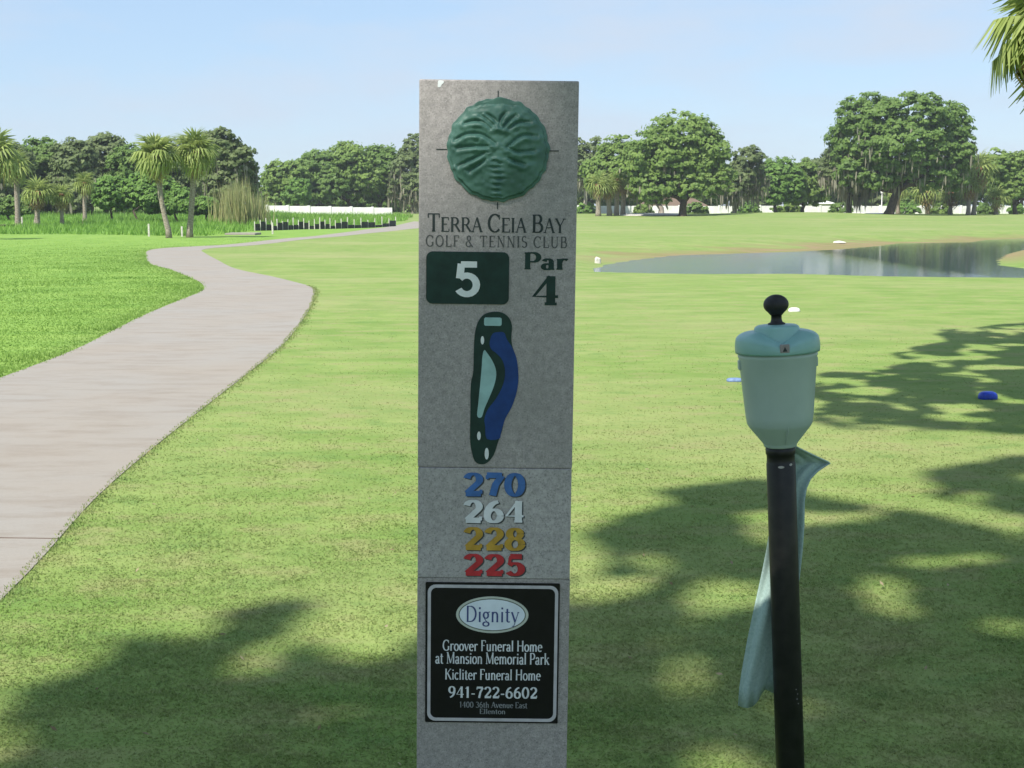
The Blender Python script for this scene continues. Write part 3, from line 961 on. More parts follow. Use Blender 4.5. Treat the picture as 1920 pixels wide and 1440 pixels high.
# ------------------------------------------------------------------ ball washer on its pole
BY, BTH = 2.95, -0.0551
bx_ = at_y(1481.5, 1430, BY)
BX0 = bx_[0] - math.tan(BTH) * bx_[2]
def bz(py): return at_y(1450, py, BY)[2] / math.cos(BTH)
kpx = BY / F * 1.005
washer = empty('ball_washer', (BX0, BY, 0), 'teal plastic golf ball washer with black knob on a black pole', 'ball washer')
washer.rotation_euler = (0, BTH, 0)
zc = bz(835)
pole = link('pole', lathe([(.0312, -.05), (.0312, bz(868)), (.0300, bz(866)), (.0300, bz(852)), (.0318, bz(850)), (.0318, zc + .002)], 40, 'pole', M['black_pole']), washer)
# chipped paint where the pole was cut
for a0, a1, dz in ((-112, -88, 0), (-66, -52, .004)):
    V, Fc = [], []
    n = 6
    for k in range(n + 1):
        q = math.radians(a0 + (a1 - a0) * k / n)
        hgt = .0022 * math.sin(math.pi * (k + .4) / (n + .8)) + .0006
        V += [(.0316 * math.cos(q), .0316 * math.sin(q), bz(871) + dz - hgt), (.0316 * math.cos(q), .0316 * math.sin(q), bz(871) + dz + hgt)]
    for k in range(n): Fc.append((2 * k, 2 * k + 2, 2 * k + 3, 2 * k + 1))
    link('paint_chip', mesh_py('paint_chip', V, Fc, M['chip']), pole)
rng2 = random.Random(3)
for k in range(4):
    q = math.radians(-60 + rng2.uniform(-12, 12)); zq = bz(1285 + k * 9)
    s_ = .0012
    V = [(.0315 * math.cos(q + dq), .0315 * math.sin(q + dq), zq + dz) for dq, dz in ((-s_ * 25, -s_), (s_ * 25, -s_ * .6), (s_ * 20, s_), (-s_ * 15, s_ * 1.2))]
    link('paint_chip', mesh_py('paint_chip', V, [(0, 1, 2, 3)], M['chip']), pole)

z_rim, z_sh, z_bot = bz(660), bz(795), bz(836)
r_top, r_low = 73.5 * kpx, 61 * kpx
body = link('tank', lathe([(.030, z_bot - .002), (30.5 * kpx, z_bot), (31 * kpx, z_bot + .004), (33 * kpx, z_bot + .008), (r_low - .004, z_sh - .004), (r_low, z_sh + .003), (r_low + .0025, z_sh + .02),
    (r_top - .001, z_rim - .010), (r_top + .0006, z_rim - .007), (r_top, z_rim), (r_top - .004, z_rim + .001)], 64, 'tank', M['teal']), washer)
# moulded rib down the cone
V = []
for (r_, z_, w_, d_) in ((31 * kpx, z_bot + .008, .0024, .0060), (r_low - .006, z_sh - .006, .0030, .0065), (r_low, z_sh + .004, .0022, .0006)):
    V += [(-w_ + .004, -r_, z_), (.004, -r_ - d_, z_), (w_ + .004, -r_, z_)]
link('rib', mesh_py('rib', V, [(0, 1, 4, 3), (1, 2, 5, 4), (3, 4, 7, 6), (4, 5, 8, 7)], M['teal'], True), body)
# side lugs
for sx in (1, -1):
    link('side_lug', box('side_lug', (sx * (r_top - .003) - .004, -.008, z_rim - .034), (sx * (r_top - .003) + .004, .010, z_rim - .014), M['teal'], .002), body)
# lid with two rounded shoulders and a dip at the front and the back
r_lid = 78 * kpx
NLa = 96
V, Fc = [], []
levels = 15
z0 = z_rim + .0012
for i in range(levels):
    u = i / (levels - 1)
    for k in range(NLa):
        a_ = 2 * math.pi * k / NLa
        side = abs(math.cos(a_)) ** 0.85
        top = .020 + .026 * min(1, side * 1.15)         # shoulder height
        if u < .35:
            q = u / .35
            r_ = r_lid + .0012 * math.sin(q * math.pi) - .0006 * q
            z_ = z0 + q * top * .55
        else:
            q = (u - .35) / .65
            ang = q * math.pi / 2 * 1.0
            r_ = r_lid - .0006 - (r_lid - .048) * (1 - math.cos(ang)) * (0.75 + 0.25 * q)
            z_ = z0 + top * .55 + top * .45 * math.sin(ang)
        V.append((r_ * math.cos(a_), r_ * math.sin(a_), z_))
for i in range(levels - 1):
    for k in range(NLa):
        a0_ = i * NLa + k; b0_ = i * NLa + (k + 1) % NLa
        Fc.append((a0_, b0_, b0_ + NLa, a0_ + NLa))
Fc.append(tuple(range(NLa))[::-1])
Fc.append(tuple((levels - 1) * NLa + k for k in range(NLa)))
lid = link('lid', mesh_py('lid', V, Fc, M['teal_lid'], True), washer)
z_cap = bz(609)
link('lid_cap', lathe([(.058, z0 + .010), (.055, z0 + .022), (.0475, z_cap - .006), (.0455, z_cap - .003), (.041, z_cap - .0005), (.018, z_cap + .0015), (.003, z_cap + .002)], 56, 'lid_cap', M['teal_lid']), lid)
link('badge', box('badge', (-.011, -r_lid - .0014, z0 + .006), (.009, -r_lid + .004, z0 + .024), M['badge'], .002), lid)
bdg = mesh_py('badge_mark', [(-.006, -r_lid - .0018, z0 + .009), (.004, -r_lid - .0018, z0 + .009), (-.001, -r_lid - .0018, z0 + .019)], [(0, 1, 2)], M['ink_dark'])
link('badge_mark', bdg, lid)
kt = bz(552)
kr = 23.5 * kpx
knob_prof = [(.0185, z_cap), (.0185, z_cap + .0035), (.013, z_cap + .006), (.0112, z_cap + .012), (.0112, z_cap + .022), (.0125, kt - .044), (.0175, kt - .038)]
for k in range(11):
    q = math.radians(-48 + (90 + 48) * k / 10)
    knob_prof.append((max(.001, kr * math.cos(q)), kt - .0215 + .0215 * math.sin(q)))
link('knob', lathe(knob_prof, 40, 'knob', M['black_knob']), washer)

# towel hanging behind the pole: one soft sheet, pinned at the top, folded at the foot
rows = [(836, 1452, 1490, .036), (844, 1450, 1506, .044), (856, 1448, 1531, .054), (866, 1447, 1553, .063), (869, 1446, 1557, .064), (873, 1446, 1549, .062), (884, 1446, 1533, .058), (898, 1446, 1520, .054), (915, 1446, 1513, .051), (940, 1447, 1509, .048),
        (985, 1444, 1508, .048), (1030, 1437, 1505, .050), (1080, 1427, 1500, .052), (1140, 1414, 1490, .056), (1200, 1401, 1478, .060), (1255, 1391, 1466, .064), (1290, 1386, 1457, .066), (1322, 1384, 1450, .068)]
NC = 26
V = []
for i, (py, xl, xr, dep) in enumerate(rows):
    for k in range(NC + 1):
        u = k / NC
        low = sstep(985, 1140, py)
        px_ = xl + (xr - xl) * u
        # roll at the free left edge lower down, gentle folds elsewhere
        fold = .016 * math.sin(u * math.pi * 1.0) * (1 - low) + low * (-.030 * math.exp(-((u - .24) / .20) ** 2) + .014 * math.sin(u * 9 + .5) * (u > .3))
        pyy = py - (low * 26 * sstep(.45, .8, u) * (1 if i == len(rows) - 1 else .6 if i == len(rows) - 2 else 0)) + (5 * math.sin(u * 7) if i == len(rows) - 1 else 0)
        fold += .004 * math.sin(u * 21 + i * .35) + .003 * math.sin(u * 11 - i * .5)
        w = at_y(px_, pyy, BY + dep + fold)
        V.append(w)
# into the washer's frame
Mi = (Matrix.Translation((BX0, BY, 0)) @ Matrix.Rotation(BTH, 4, 'Y')).inverted()
nr = len(rows)
Fc = [(i * (NC + 1) + k, i * (NC + 1) + k + 1, (i + 1) * (NC + 1) + k + 1, (i + 1) * (NC + 1) + k) for i in range(nr - 1) for k in range(NC)]
tw_me = mesh_py('towel', V, Fc, M['towel'], True)
tw = link('towel', tw_me)
tag(tw, 'long teal towel hanging behind the black pole', 'towel')
md = tw.modifiers.new('thickness', 'SOLIDIFY'); md.thickness = .003; md.offset = 0

# ------------------------------------------------------------------ foliage builders
def leaf_quads(Pc, Nrm, size, aspect=1.6):
    """rhombic leaves at points Pc facing Nrm; returns V,F"""
    n = len(Pc)
    r = rng.normal(size=(n, 3))
    u = np.cross(Nrm, r); u /= np.linalg.norm(u, axis=1, keepdims=True) + 1e-9
    v = np.cross(Nrm, u); v /= np.linalg.norm(v, axis=1, keepdims=True) + 1e-9
    s = (size * rng.uniform(.6, 1.35, n))[:, None]
    V = np.stack([Pc - u * s * aspect / 2, Pc - v * s / 2, Pc + u * s * aspect / 2, Pc + v * s / 2], 1).reshape(-1, 3)
    Fq = np.arange(4 * n).reshape(n, 4)
    return V, Fq

def crown_points(lobes, n_clump, per, clump_k=0.19, up=0.10, inner=0.30):
    """clumps on the shells of the lobes, leaves around each clump"""
    L = np.array(lobes, float)
    wts = (L[:, 3] * L[:, 5]); wts = wts / wts.sum()
    idx = rng.choice(len(L), n_clump, p=wts)
    d = rng.normal(size=(n_clump, 3)); d[:, 2] += up
    d /= np.linalg.norm(d, axis=1, keepdims=True)
    rad = rng.uniform(inner, 1.0, n_clump) ** 0.6
    cc = L[idx, :3] + d * rad[:, None] * L[idx, 3:6]
    cr = clump_k * np.minimum(L[idx, 3], L[idx, 5]) * rng.uniform(.6, 1.35, n_clump)
    e = rng.normal(size=(n_clump, per, 3))
    e /= np.linalg.norm(e, axis=2, keepdims=True)
    e[:, :, 2] = np.where(e[:, :, 2] < -.2, -e[:, :, 2] * rng.random((n_clump, per)), e[:, :, 2])
    rr_ = rng.uniform(.35, 1.0, (n_clump, per, 1))
    P = cc[:, None] + e * rr_ * cr[:, None, None] * np.array([1.2, 1.2, 1.0])
    N = .7 * e + .6 * d[:, None] + np.array([-.25, -.35, .35]) + rng.normal(size=e.shape) * .40
    N /= np.linalg.norm(N, axis=2, keepdims=True)
    tint = np.clip(rng.beta(2, 2, n_clump)[:, None] * .75 + rng.random((n_clump, per)) * .35 - .05, 0, 1)
    return P.reshape(-1, 3), N.reshape(-1, 3), tint.ravel(), cc

def crown_mesh(name, lobes, n_clump, per, size, mat, keep=None, dens=1.0, origin=(0, 0, 0), **kw):
    P, N, T, cc = crown_points(lobes, int(n_clump * 2.1) if keep is None else n_clump, int(per * (1.35 if keep is None else 1)), **kw)
    if keep is None: size = size * .60
    if keep is not None:
        k = keep(P)
        P, N, T = P[k], N[k], T[k]
    V, Fq = leaf_quads(P, N, size)
    V = V - np.array(origin)
    return mesh_np(name, V, Fq, mat, False, {'tint': np.repeat(T, 4)}), cc

def moss_mesh(name, pts, length, width, mat, origin):
    n = len(pts)
    ln = length * .75 * rng.uniform(.3, 1.5, n)
    a = rng.uniform(0, 2 * np.pi, n)
    dx = np.stack([np.cos(a), np.sin(a), np.zeros(n)], 1) * (width * rng.uniform(.5, 1.3, n))[:, None]
    dn = np.stack([rng.normal(0, .06, n), rng.normal(0, .06, n), -np.ones(n)], 1) * ln[:, None]
    V = np.stack([pts - dx * .6, pts + dx * .6, pts + dx * .8 + dn * .55, pts + dn, pts - dx + dn * .5], 1).reshape(-1, 3)
    Fq = np.arange(5 * n).reshape(n, 5)
    return mesh_np(name, V - np.array(origin), Fq, mat, False, {'tint': np.repeat(rng.random(n), 5)})

def limbs_mesh(base, top, r0, ends, mat, n_side=9, name='trunk', flare=1.5, ok=None):
    """tapered trunk from base to fork, limbs to the ends"""
    base = np.array(base, float); top = np.array(top, float)
    mid = base * .5 + top * .5 + np.array([rng.normal(0, r0 * .4), rng.normal(0, r0 * .4), 0])
    h = top[2] - base[2]
    tr_ = [base + [0, 0, -.15], base + [0, 0, h * .06], base * .75 + mid * .25 + [0, 0, 0], mid, top]
    paths = [(tr_, [r0 * flare, r0 * 1.12, r0, r0 * .9, r0 * .8])]
    for e in ends:
        e = np.array(e, float)
        s = tr_[3] * (1 - .85) + top * .85 if rng.random() < .6 else tr_[3] * .5 + top * .5
        m1 = s * .55 + e * .45 + np.array([rng.normal(0, .06 * h), rng.normal(0, .06 * h), -.04 * h])
        rs = r0 * rng.uniform(.38, .58)
        if ok is not None:
            chk = np.array([s * (1 - q) + m1 * q for q in np.linspace(.3, 1, 8)] + [m1 * (1 - q) + e * q for q in np.linspace(.1, 1, 10)])
            if not ok(chk).all(): continue
            rs *= .7
        paths.append(([s, s * .7 + m1 * .3, m1, e * .6 + m1 * .4 + [0, 0, .02 * h], e], [rs, rs * .9, rs * .7, rs * .45, rs * .18]))
    o = np.array(base)
    paths = [([q - o for q in pts], rd) for pts, rd in paths]
    return tube(paths, n_side, name, mat)

def tree(name, label, cat, base_px, Y, lobes_px, n_clump, per, leaf, mat, bark, trunk_r=.35, fork=None, moss=0, group=None, depth_k=.8, moss_len=1.2, base_x=None, n_ends=7, **kw):
    """lobes in photo pixels, turned into ellipsoids at distance Y"""
    bx = at_y(base_px, 385, Y)[0] if base_x is None else base_x
    base = np.array([bx, Y, gz(bx, Y)])
    k = Y / F
    lobes = []
    for i, (px_, py_, rx, ry) in enumerate(lobes_px):
        c = at_y(px_, py_, Y)
        dy = rng.uniform(-.45, .45) * rx * k
        lobes.append((c[0], Y + dy, c[2], rx * k, rx * k * depth_k, ry * k))
    o = empty(name, tuple(base), label, cat, group)
    me, cc = crown_mesh('crown', lobes, n_clump, per, leaf, mat, origin=base, **kw)
    link('crown', me, o)
    L = np.array(lobes)
    zlow = (L[:, 2] - L[:, 5]).min()
    fk = base + np.array([rng.normal(0, .3), 0, (max(zlow, base[2] + .6) - base[2]) * 1.0 + .3]) if fork is None else np.array([at_y(*fork, Y)[0], Y, at_y(*fork, Y)[2]])
    order = rng.permutation(len(cc))[:n_ends]
    ends = [L[i, :3] for i in range(len(L))] + [cc[j] for j in order]
    link('trunk', limbs_mesh(base, fk, trunk_r, ends, bark), o)
    if moss:
        low = cc[(cc[:, 2] < np.percentile(cc[:, 2], 75))]
        moss = int(moss * 2.2)
        pick = low[rng.integers(0, len(low), moss)] + rng.normal(0, .22, (moss, 3)) - np.array([0, 0, .2])
        link('moss', moss_mesh('moss', pick, moss_len, .11, M['moss'], base), o)['kind'] = 'stuff'
    return o

# ------------------------------------------------------------------ shade trees (their shade falls over the foreground)
shade_polys = [
 [(-60, 1352), (60, 1295), (140, 1225), (165, 1190), (240, 1178), (300, 1218), (365, 1172), (400, 1145), (470, 1140), (560, 1126), (566, 1146), (490, 1180), (545, 1226), (640, 1238), (700, 1222), (790, 1195), (960, 1120), (1066, 1082), (1130, 1090), (1190, 1085), (1225, 1062), (1120, 1005), (1140, 978), (1215, 968), (1282, 948), (1236, 922), (1300, 918), (1370, 902), (1440, 912), (1520, 930), (1640, 955), (1780, 985), (1920, 1000), (2300, 1000), (2300, 1700), (-60, 1700)],
 [(1725, 880), (1760, 862), (1850, 866), (1950, 848), (2300, 840), (2300, 975), (1920, 972), (1810, 938), (1740, 908)],
 [(1528, 728), (1575, 692), (1680, 694), (1715, 655), (1755, 645), (1800, 616), (1950, 600), (2500, 600), (2500, 835), (1920, 812), (1750, 806), (1560, 802), (1532, 770)],
]
lit_spots = [(1650, 1140, 55, 30), (1245, 1098, 48, 14), (1800, 1165, 34, 13), (1690, 1252, 42, 11), (1520, 1010, 30, 12), (1860, 1100, 26, 10), (470, 1205, 34, 9), (430, 1310, 36, 12), (1780, 765, 50, 8), (1640, 735, 55, 7), (1850, 690, 60, 6)]
def shade_keep(P, dapple=True):
    P = np.asarray(P)
    G = P - SUN * (P[:, 2] / SUN[2])[:, None]
    jx = (vnoise(G[:, 0] * 2.2, G[:, 1] * 2.2) - .5) * .35
    jy_ = (vnoise(G[:, 0] * 2.2 + 31, G[:, 1] * 2.2 + 17) - .5) * .35
    G2 = G.copy(); G2[:, 0] += jx; G2[:, 1] += jy_
    px_, py_ = project(G2)
    vis = (G2[:, 1] > 3.0) & (px_ > -700) & (px_ < 1990) & (py_ < 1520)
    dap = vnoise(G[:, 0] * 3.3 + 7, G[:, 1] * 2.2 + 3) * .7 + vnoise(G[:, 0] * 7, G[:, 1] * 5) * .3
    ok = np.zeros(len(P), bool)
    for po in shade_polys: ok |= in_poly(px_, py_, po)
    for ex, ey, rx, ry in lit_spots:
        ok &= ((px_ - ex) / rx) ** 2 + ((py_ - ey) / ry) ** 2 > 1
    if dapple: ok &= dap + rng.normal(0, .05, len(P)) < .58
    keep = np.where(vis, ok, True)
    # a gap that lets the sun touch the upper left of the sign's face
    tt_ = (P[:, 1] - SY) / SUN[1]
    Q = P - SUN * tt_[:, None]
    sx_, sy_ = project(Q)
    mg = 0 if dapple else 330
    patch = ((sx_ - 600) / (450 + mg)) ** 2 + ((sy_ - 120) / (500 + mg)) ** 2 < 1
    keep &= ~patch
    # the crowns stay above the camera's field of view
    vx, vy = project(P)
    infr = (P[:, 1] > .5) & (vx > -250) & (vx < 2170) & (vy > -150)
    return keep & ~infr

def limb_ok(P):
    return shade_keep(P, False)

def shade_tree(label, base, fork_z, lobes, n_clump, per, leaf, r0):
    base = np.array([base[0], base[1], gz(*base)])
    o = empty('live_oak', tuple(base), label, 'tree')
    me, cc = crown_mesh('crown', lobes, n_clump, per, leaf, M['oak'], keep=shade_keep, origin=base, clump_k=.32, up=0.0, inner=.1)
    link('crown', me, o)
    L = np.array(lobes)
    sel = cc[shade_keep(cc)]
    ends = list(L[:, :3]) + [sel[i] for i in rng.permutation(len(sel))[:40]]
    ends = [e for e in ends if shade_keep(np.array([e]))[0]]
    link('trunk', limbs_mesh(base, (base[0] + .3, base[1] + .2, fork_z), r0, ends, M['bark'], 12, ok=limb_ok), o)
    return o
shade_tree('tall live oak behind the camera shading the tee sign', (-8.6, -5.6), 5.5,
    [(-5.5, -2.4, 11.6, 4.2, 4.2, 1.7), (-7.5, -5.0, 12.4, 3.4, 3.4, 1.8), (-3.5, -.8, 11.6, 3.4, 3.2, 1.5), (-4.9, -5.2, 11.2, 3.2, 3.0, 1.5), (-6.3, -3.8, 13.6, 3.0, 3.0, 1.2)], 2100, 60, .11, .42)
shade_tree('broad live oak right of the tee shading the grass by the water', (6.4, 7.6), 3.0,
    [(2.6, 8.4, 7.2, 3.2, 3.2, 1.5), (0.4, 6.8, 7.2, 2.8, 2.8, 1.4), (0.8, 9.8, 7.6, 3.0, 2.8, 1.5), (3.8, 10.4, 7.8, 3.0, 3.0, 1.5), (5.4, 7.2, 7.8, 3.0, 3.0, 1.6)], 1300, 60, .11, .36)

# ------------------------------------------------------------------ palms
def frond_mesh(name, n, R, droop, mat, wid=.055, seed=0, pet=.9, fold=.5):
    r = np.random.default_rng(seed)
    V, Fc, T = [], [], []
    # petiole
    pw = .02 * R + .008
    px0 = pet
    V += [(0, -pw, 0), (0, pw, 0), (px0, pw * .6, .02), (px0, -pw * .6, .02)]
    Fc.append((0, 1, 2, 3)); T += [.4] * 4
    for i in range(n):
        a = math.radians(-125 + 250 * i / (n - 1) + r.normal(0, 2.5))
        ln = R * (.72 + .28 * math.cos(a * .7)) * r.uniform(.88, 1.08)
        ca, sa = math.cos(a), math.sin(a)
        lift = fold * R * .22 * abs(sa)
        st = (px0 + .10 * R * max(0, ca), 0, .02)
        w = wid * R * r.uniform(.8, 1.15)
        b = len(V)
        def pt(t, side):
            x = st[0] + ca * ln * t; y = st[1] + sa * ln * t
            z = st[2] + lift * t * (1 - t) * 1.6 - droop * ln * t ** 2.2
            sh = 1 - .25 * droop * t ** 3
            return (st[0] + (x - st[0]) * sh + (-sa) * side, (y) * sh + ca * side, z)
        V += [pt(.0, -w * .25), pt(.0, w * .25), pt(.5, w), pt(.5, -w), pt(1.0, w * .1), pt(1.0, -w * .1)]
        Fc += [(b, b + 1, b + 2, b + 3), (b + 3, b + 2, b + 4, b + 5)]
        tv = float(np.clip(r.normal(.5, .25), 0, 1)); T += [tv] * 6
    me = mesh_py(name, V, Fc, mat)
    at = me.attributes.new('tint', 'FLOAT', 'POINT'); at.data.foreach_set('value', np.array(T, np.float32))
    return me

def palm(name, label, base_px, Y, crown_px, r_px, n_front=34, leaflets=16, parts=True, group=None, dead=6, trunk_w=.17, boots=True, base_xyz=None, seed=1, live_mat='palm', lean_mid=(0, 0), hang=134):
    k = Y / F
    bx = at_y(base_px, 385, Y)[0]
    base = np.array([bx, Y, gz(bx, Y)]) if base_xyz is None else np.array(base_xyz, float)
    c = at_y(crown_px[0], crown_px[1], Y)
    cr = np.array([c[0], base[1], c[2]]) if base_xyz is None else np.array(crown_px, float)
    R = r_px * k if base_xyz is None else r_px
    o = empty(name, tuple(base), label, 'palm tree', group)
    r = random.Random(seed)
    loc = cr - base
    m1 = loc * .5 + np.array([lean_mid[0], 0, 0])
    link('trunk', tube([([np.array([0, 0, -.1]), np.array([0, 0, .25]) + m1 * .05, m1 * .55, m1, loc * .8 + m1 * .05, loc + np.array([0, 0, .05])],
        [trunk_w * 1.35, trunk_w * 1.12, trunk_w * .95, trunk_w * .98, trunk_w * 1.0, trunk_w * 1.05])], 12, 'trunk', M['palm_trunk']), o)
    if boots:
        hb = R * .55
        V = lathe([(trunk_w * 1.0, -hb), (trunk_w * 1.7, -hb * .75), (trunk_w * 2.0, -hb * .4), (trunk_w * 1.8, 0), (trunk_w * 1.0, hb * .2)], 14, 'boots', M['boots'])
        for v in V.vertices:
            v.co.x += r.uniform(-.15, .15) * trunk_w; v.co.y += r.uniform(-.15, .15) * trunk_w
        link('boots', V, o, tuple(loc))
    fr = R * .62
    pet = R * .42
    meshes = [frond_mesh('frond', leaflets, fr, .40, M[live_mat], .06, seed, pet), frond_mesh('frond', leaflets, fr, .75, M[live_mat], .06, seed + 1, pet), frond_mesh('frond', leaflets, fr * .95, 1.15, M[live_mat], .055, seed + 2, pet)]
    dmesh = frond_mesh('dead_frond', max(9, leaflets - 4), fr * .9, 1.1, M['palm_dead'], .05, seed + 3, pet, .1)
    objs = []
    tot = n_front + dead
    for i in range(tot):
        u = i / (tot - 1)
        az = i * 2.39996 + r.uniform(-.25, .25)
        el = math.radians(82 - hang * u ** .85 + r.uniform(-8, 8))
        isdead = i >= n_front
        if isdead: el = math.radians(r.uniform(-68, -40))
        me_ = dmesh if isdead else meshes[0 if u < .35 else 1 if u < .7 else 2]
        objs.append((me_, (r.uniform(-.35, .35), -el, az), .8 + .3 * r.random()))
    if parts:
        for me_, rot, s in objs:
            ob = link('dead_frond' if me_ is dmesh else 'frond', me_, o, tuple(loc), rot)
            ob.scale = (s, s, s)
    else:
        for nm, grp in (('crown', [q for q in objs if q[0] is not dmesh]), ('dead_fronds', [q for q in objs if q[0] is dmesh])):
            if not grp: continue
            VV, FF, TT, b = [], [], [], 0
            for me_, rot, s in grp:
                mt = Matrix.Translation(loc) @ (Matrix.Rotation(rot[2], 4, 'Z') @ Matrix.Rotation(rot[1], 4, 'Y') @ Matrix.Rotation(rot[0], 4, 'X')) @ Matrix.Scale(s, 4)
                co = np.empty(len(me_.vertices) * 3, np.float32); me_.vertices.foreach_get('co', co)
                co = co.reshape(-1, 3) @ np.array(mt.to_3x3()).T + np.array(mt.translation)
                ta = np.empty(len(me_.vertices), np.float32); me_.attributes['tint'].data.foreach_get('value', ta)
                VV.append(co); TT.append(ta)
                for pl in me_.polygons: FF.append([v + b for v in pl.vertices])
                b += len(co)
            link(nm, mesh_np(nm, np.concatenate(VV), np.array(FF), grp[0][0].materials[0], False, {'tint': np.concatenate(TT)}), o)
    return o

# near palm whose crown hangs into the picture at the right edge
Yn = 17.0
nb = at_y(1990, 385, Yn); nc = at_y(1984, 40, Yn)
palm('palm_tree', 'near cabbage palm at the right edge with drooping dead fronds', 0, Yn, tuple(nc), 1.06, 40, 26, True, None, 5, .15, False, (nb[0], Yn, gz(nb[0], Yn)), 11, hang=158)

# the pair beside the cart path
palm('palm_tree', 'leaning palm beside the cart path, left one of the tall pair', 315, 66, (292, 292), 53, 40, 16, True, 'tall pair of palms by the cart path', 5, .125, True, None, 21, lean_mid=(-.08, 0))
palm('palm_tree', 'upright palm beside the cart path, right one of the tall pair', 354, 67, (365, 287), 50, 40, 16, True, 'tall pair of palms by the cart path', 5, .14, True, None, 31)
# palms cut by the left edge
palm('palm_tree', 'tall palm cut off by the left edge of the picture', -12, 80, (-8, 290), 56, 36, 14, True, 'palms on the left', 4, .18, True, None, 41)
palm('palm_tree', 'smaller palm just inside the left edge, before the dark wood', 32, 84, (30, 312), 36, 30, 12, False, 'palms on the left', 3, .16, True, None, 42)
palm('palm_tree', 'short palm with tan skirt at the far left, before the dark wood', 68, 88, (70, 362), 36, 26, 12, False, 'palms on the left', 10, .18, True, None, 43)
palm('palm_tree', 'short slim palm right of the tan skirted one at far left', 115, 89, (115, 366), 30, 24, 12, False, 'palms on the left', 6, .12, True, None, 44)
palm('palm_tree', 'round headed palm among shrubs left of the tall palm pair', 158, 92, (158, 345), 28, 26, 12, False, 'palms on the left', 6, .14, True, None, 45)
palm('palm_tree', 'palm beyond the left edge that throws a shadow on the rough', -95, 62, (-95, 285), 50, 30, 12, False, None, 4, .18, True, None, 46)

# right: row of palms before the white wall
for i, (bpx, cpx, cpy, r_, dead, lab) in enumerate([
    (1122, 1122, 348, 30, 8, 'greenish palm nearest the tee sign, in the cluster by the wall'),
    (1143, 1140, 352, 26, 12, 'palm with brown hanging skirt, second in the cluster by the wall'),
    (1156, 1158, 338, 28, 10, 'palm with tallest head in the cluster by the wall'),
    (1168, 1170, 345, 26, 12, 'pale trunked palm, last in the cluster before the oak')]):
    palm('palm_tree', lab, bpx, 146 + i * 1.2, (cpx, cpy), r_, 24, 11, False, 'palms clustered left of the middle oak', dead, .26, True, None, 60 + i)
for i, (bpx, Y_, cpx, cpy, r_, dead, lab) in enumerate([
    (1826, 158, 1836, 318, 44, 10, 'tallest yellow green palm right of the big oak'),
    (1816, 157, 1818, 352, 28, 12, 'brown skirted palm leaning under the tallest right palm'),
    (1684, 165, 1684, 352, 30, 3, 'bright low palm behind the trunk of the big oak'),
    (1740, 163, 1738, 360, 36, 5, 'wide low palm under the right half of the big oak'),
    (1782, 160, 1784, 362, 32, 8, 'low palm between the big oak and the right palms'),
    (1868, 160, 1868, 372, 28, 6, 'low spiky palm near the right end of the wall')]):
    palm('palm_tree', lab, bpx, Y_, (cpx, cpy), r_, 28, 11, False, 'palms around the big oak', dead, .24, True, None, 70 + i)

# ------------------------------------------------------------------ trees
T = tree
T('live_oak', 'round live oak standing alone on the far fairway', 'tree', 1280, 145, [(1282, 262, 72, 52), (1235, 290, 62, 50), (1325, 295, 48, 55), (1205, 318, 52, 40), (1285, 325, 80, 42), (1340, 338, 42, 34), (1228, 352, 52, 32), (1300, 352, 50, 22)], 680, 22, .40, M['oak_mid'], M['bark'], .42, (1283, 372), 110)
T('live_oak', 'lower oak with pinkish trunk left behind the round fairway oak', 'tree', 1240, 154, [(1165, 298, 45, 42), (1130, 325, 40, 40), (1190, 345, 55, 35), (1215, 362, 40, 25)], 330, 22, .42, M['oak_mid'], M['pale_bark'], .34, (1232, 380), 60)
T('mossy_tree', 'pale mossy tree peeping out right of the tee sign', 'tree', 1096, 172, [(1118, 282, 32, 26), (1098, 310, 34, 40), (1075, 290, 30, 34)], 120, 20, .40, M['oak_dull'], M['pale_bark'], .25, None, 260, None, .8, 1.7)
T('mossy_tree', 'moss hung tree with pale trunk right of the round oak', 'tree', 1376, 158, [(1402, 300, 32, 26), (1385, 335, 36, 34), (1418, 335, 24, 36), (1365, 350, 30, 30)], 190, 22, .40, M['oak_dull'], M['pale_bark'], .24, None, 220, None, .8, 1.7)
T('broadleaf_tree', 'low bright green tree in the gap between the two oaks', 'tree', 1455, 166, [(1462, 325, 36, 24), (1445, 352, 30, 32), (1480, 345, 28, 36)], 210, 22, .42, M['bush'], M['bark'], .22)
T('broadleaf_tree', 'rounded dark tree left of the white building', 'tree', 1505, 168, [(1508, 330, 30, 30), (1495, 360, 32, 26), (1530, 355, 28, 32)], 200, 22, .42, M['oak_mid'], M['bark'], .22)
T('live_oak', 'biggest live oak, hung with moss, on the far right', 'tree', 1668, 152, [(1622, 222, 58, 44), (1715, 215, 70, 38), (1782, 240, 44, 46), (1600, 268, 48, 46), (1680, 275, 85, 48), (1768, 290, 52, 44), (1640, 325, 50, 34), (1735, 325, 62, 34), (1800, 285, 30, 42), (1590, 318, 36, 30), (1790, 335, 34, 26)], 1080, 22, .40, M['oak'], M['bark'], .50, (1690, 345), 330, None, .8, 1.5, n_ends=12)
T('live_oak', 'slim mossy oak at the left foot of the biggest oak', 'tree', 1592, 155, [(1575, 300, 32, 34), (1598, 330, 34, 34), (1560, 318, 24, 24), (1612, 350, 30, 22)], 240, 22, .40, M['oak_dull'], M['bark'], .28, None, 300, None, .8, 1.8)
T('broadleaf_tree', 'tree with yellow green crown at the right edge of the picture', 'tree', 1905, 164, [(1868, 315, 30, 36), (1900, 335, 32, 44), (1940, 325, 40, 44), (1885, 360, 36, 26)], 330, 22, .42, M['oak_mid'], M['bark'], .28)
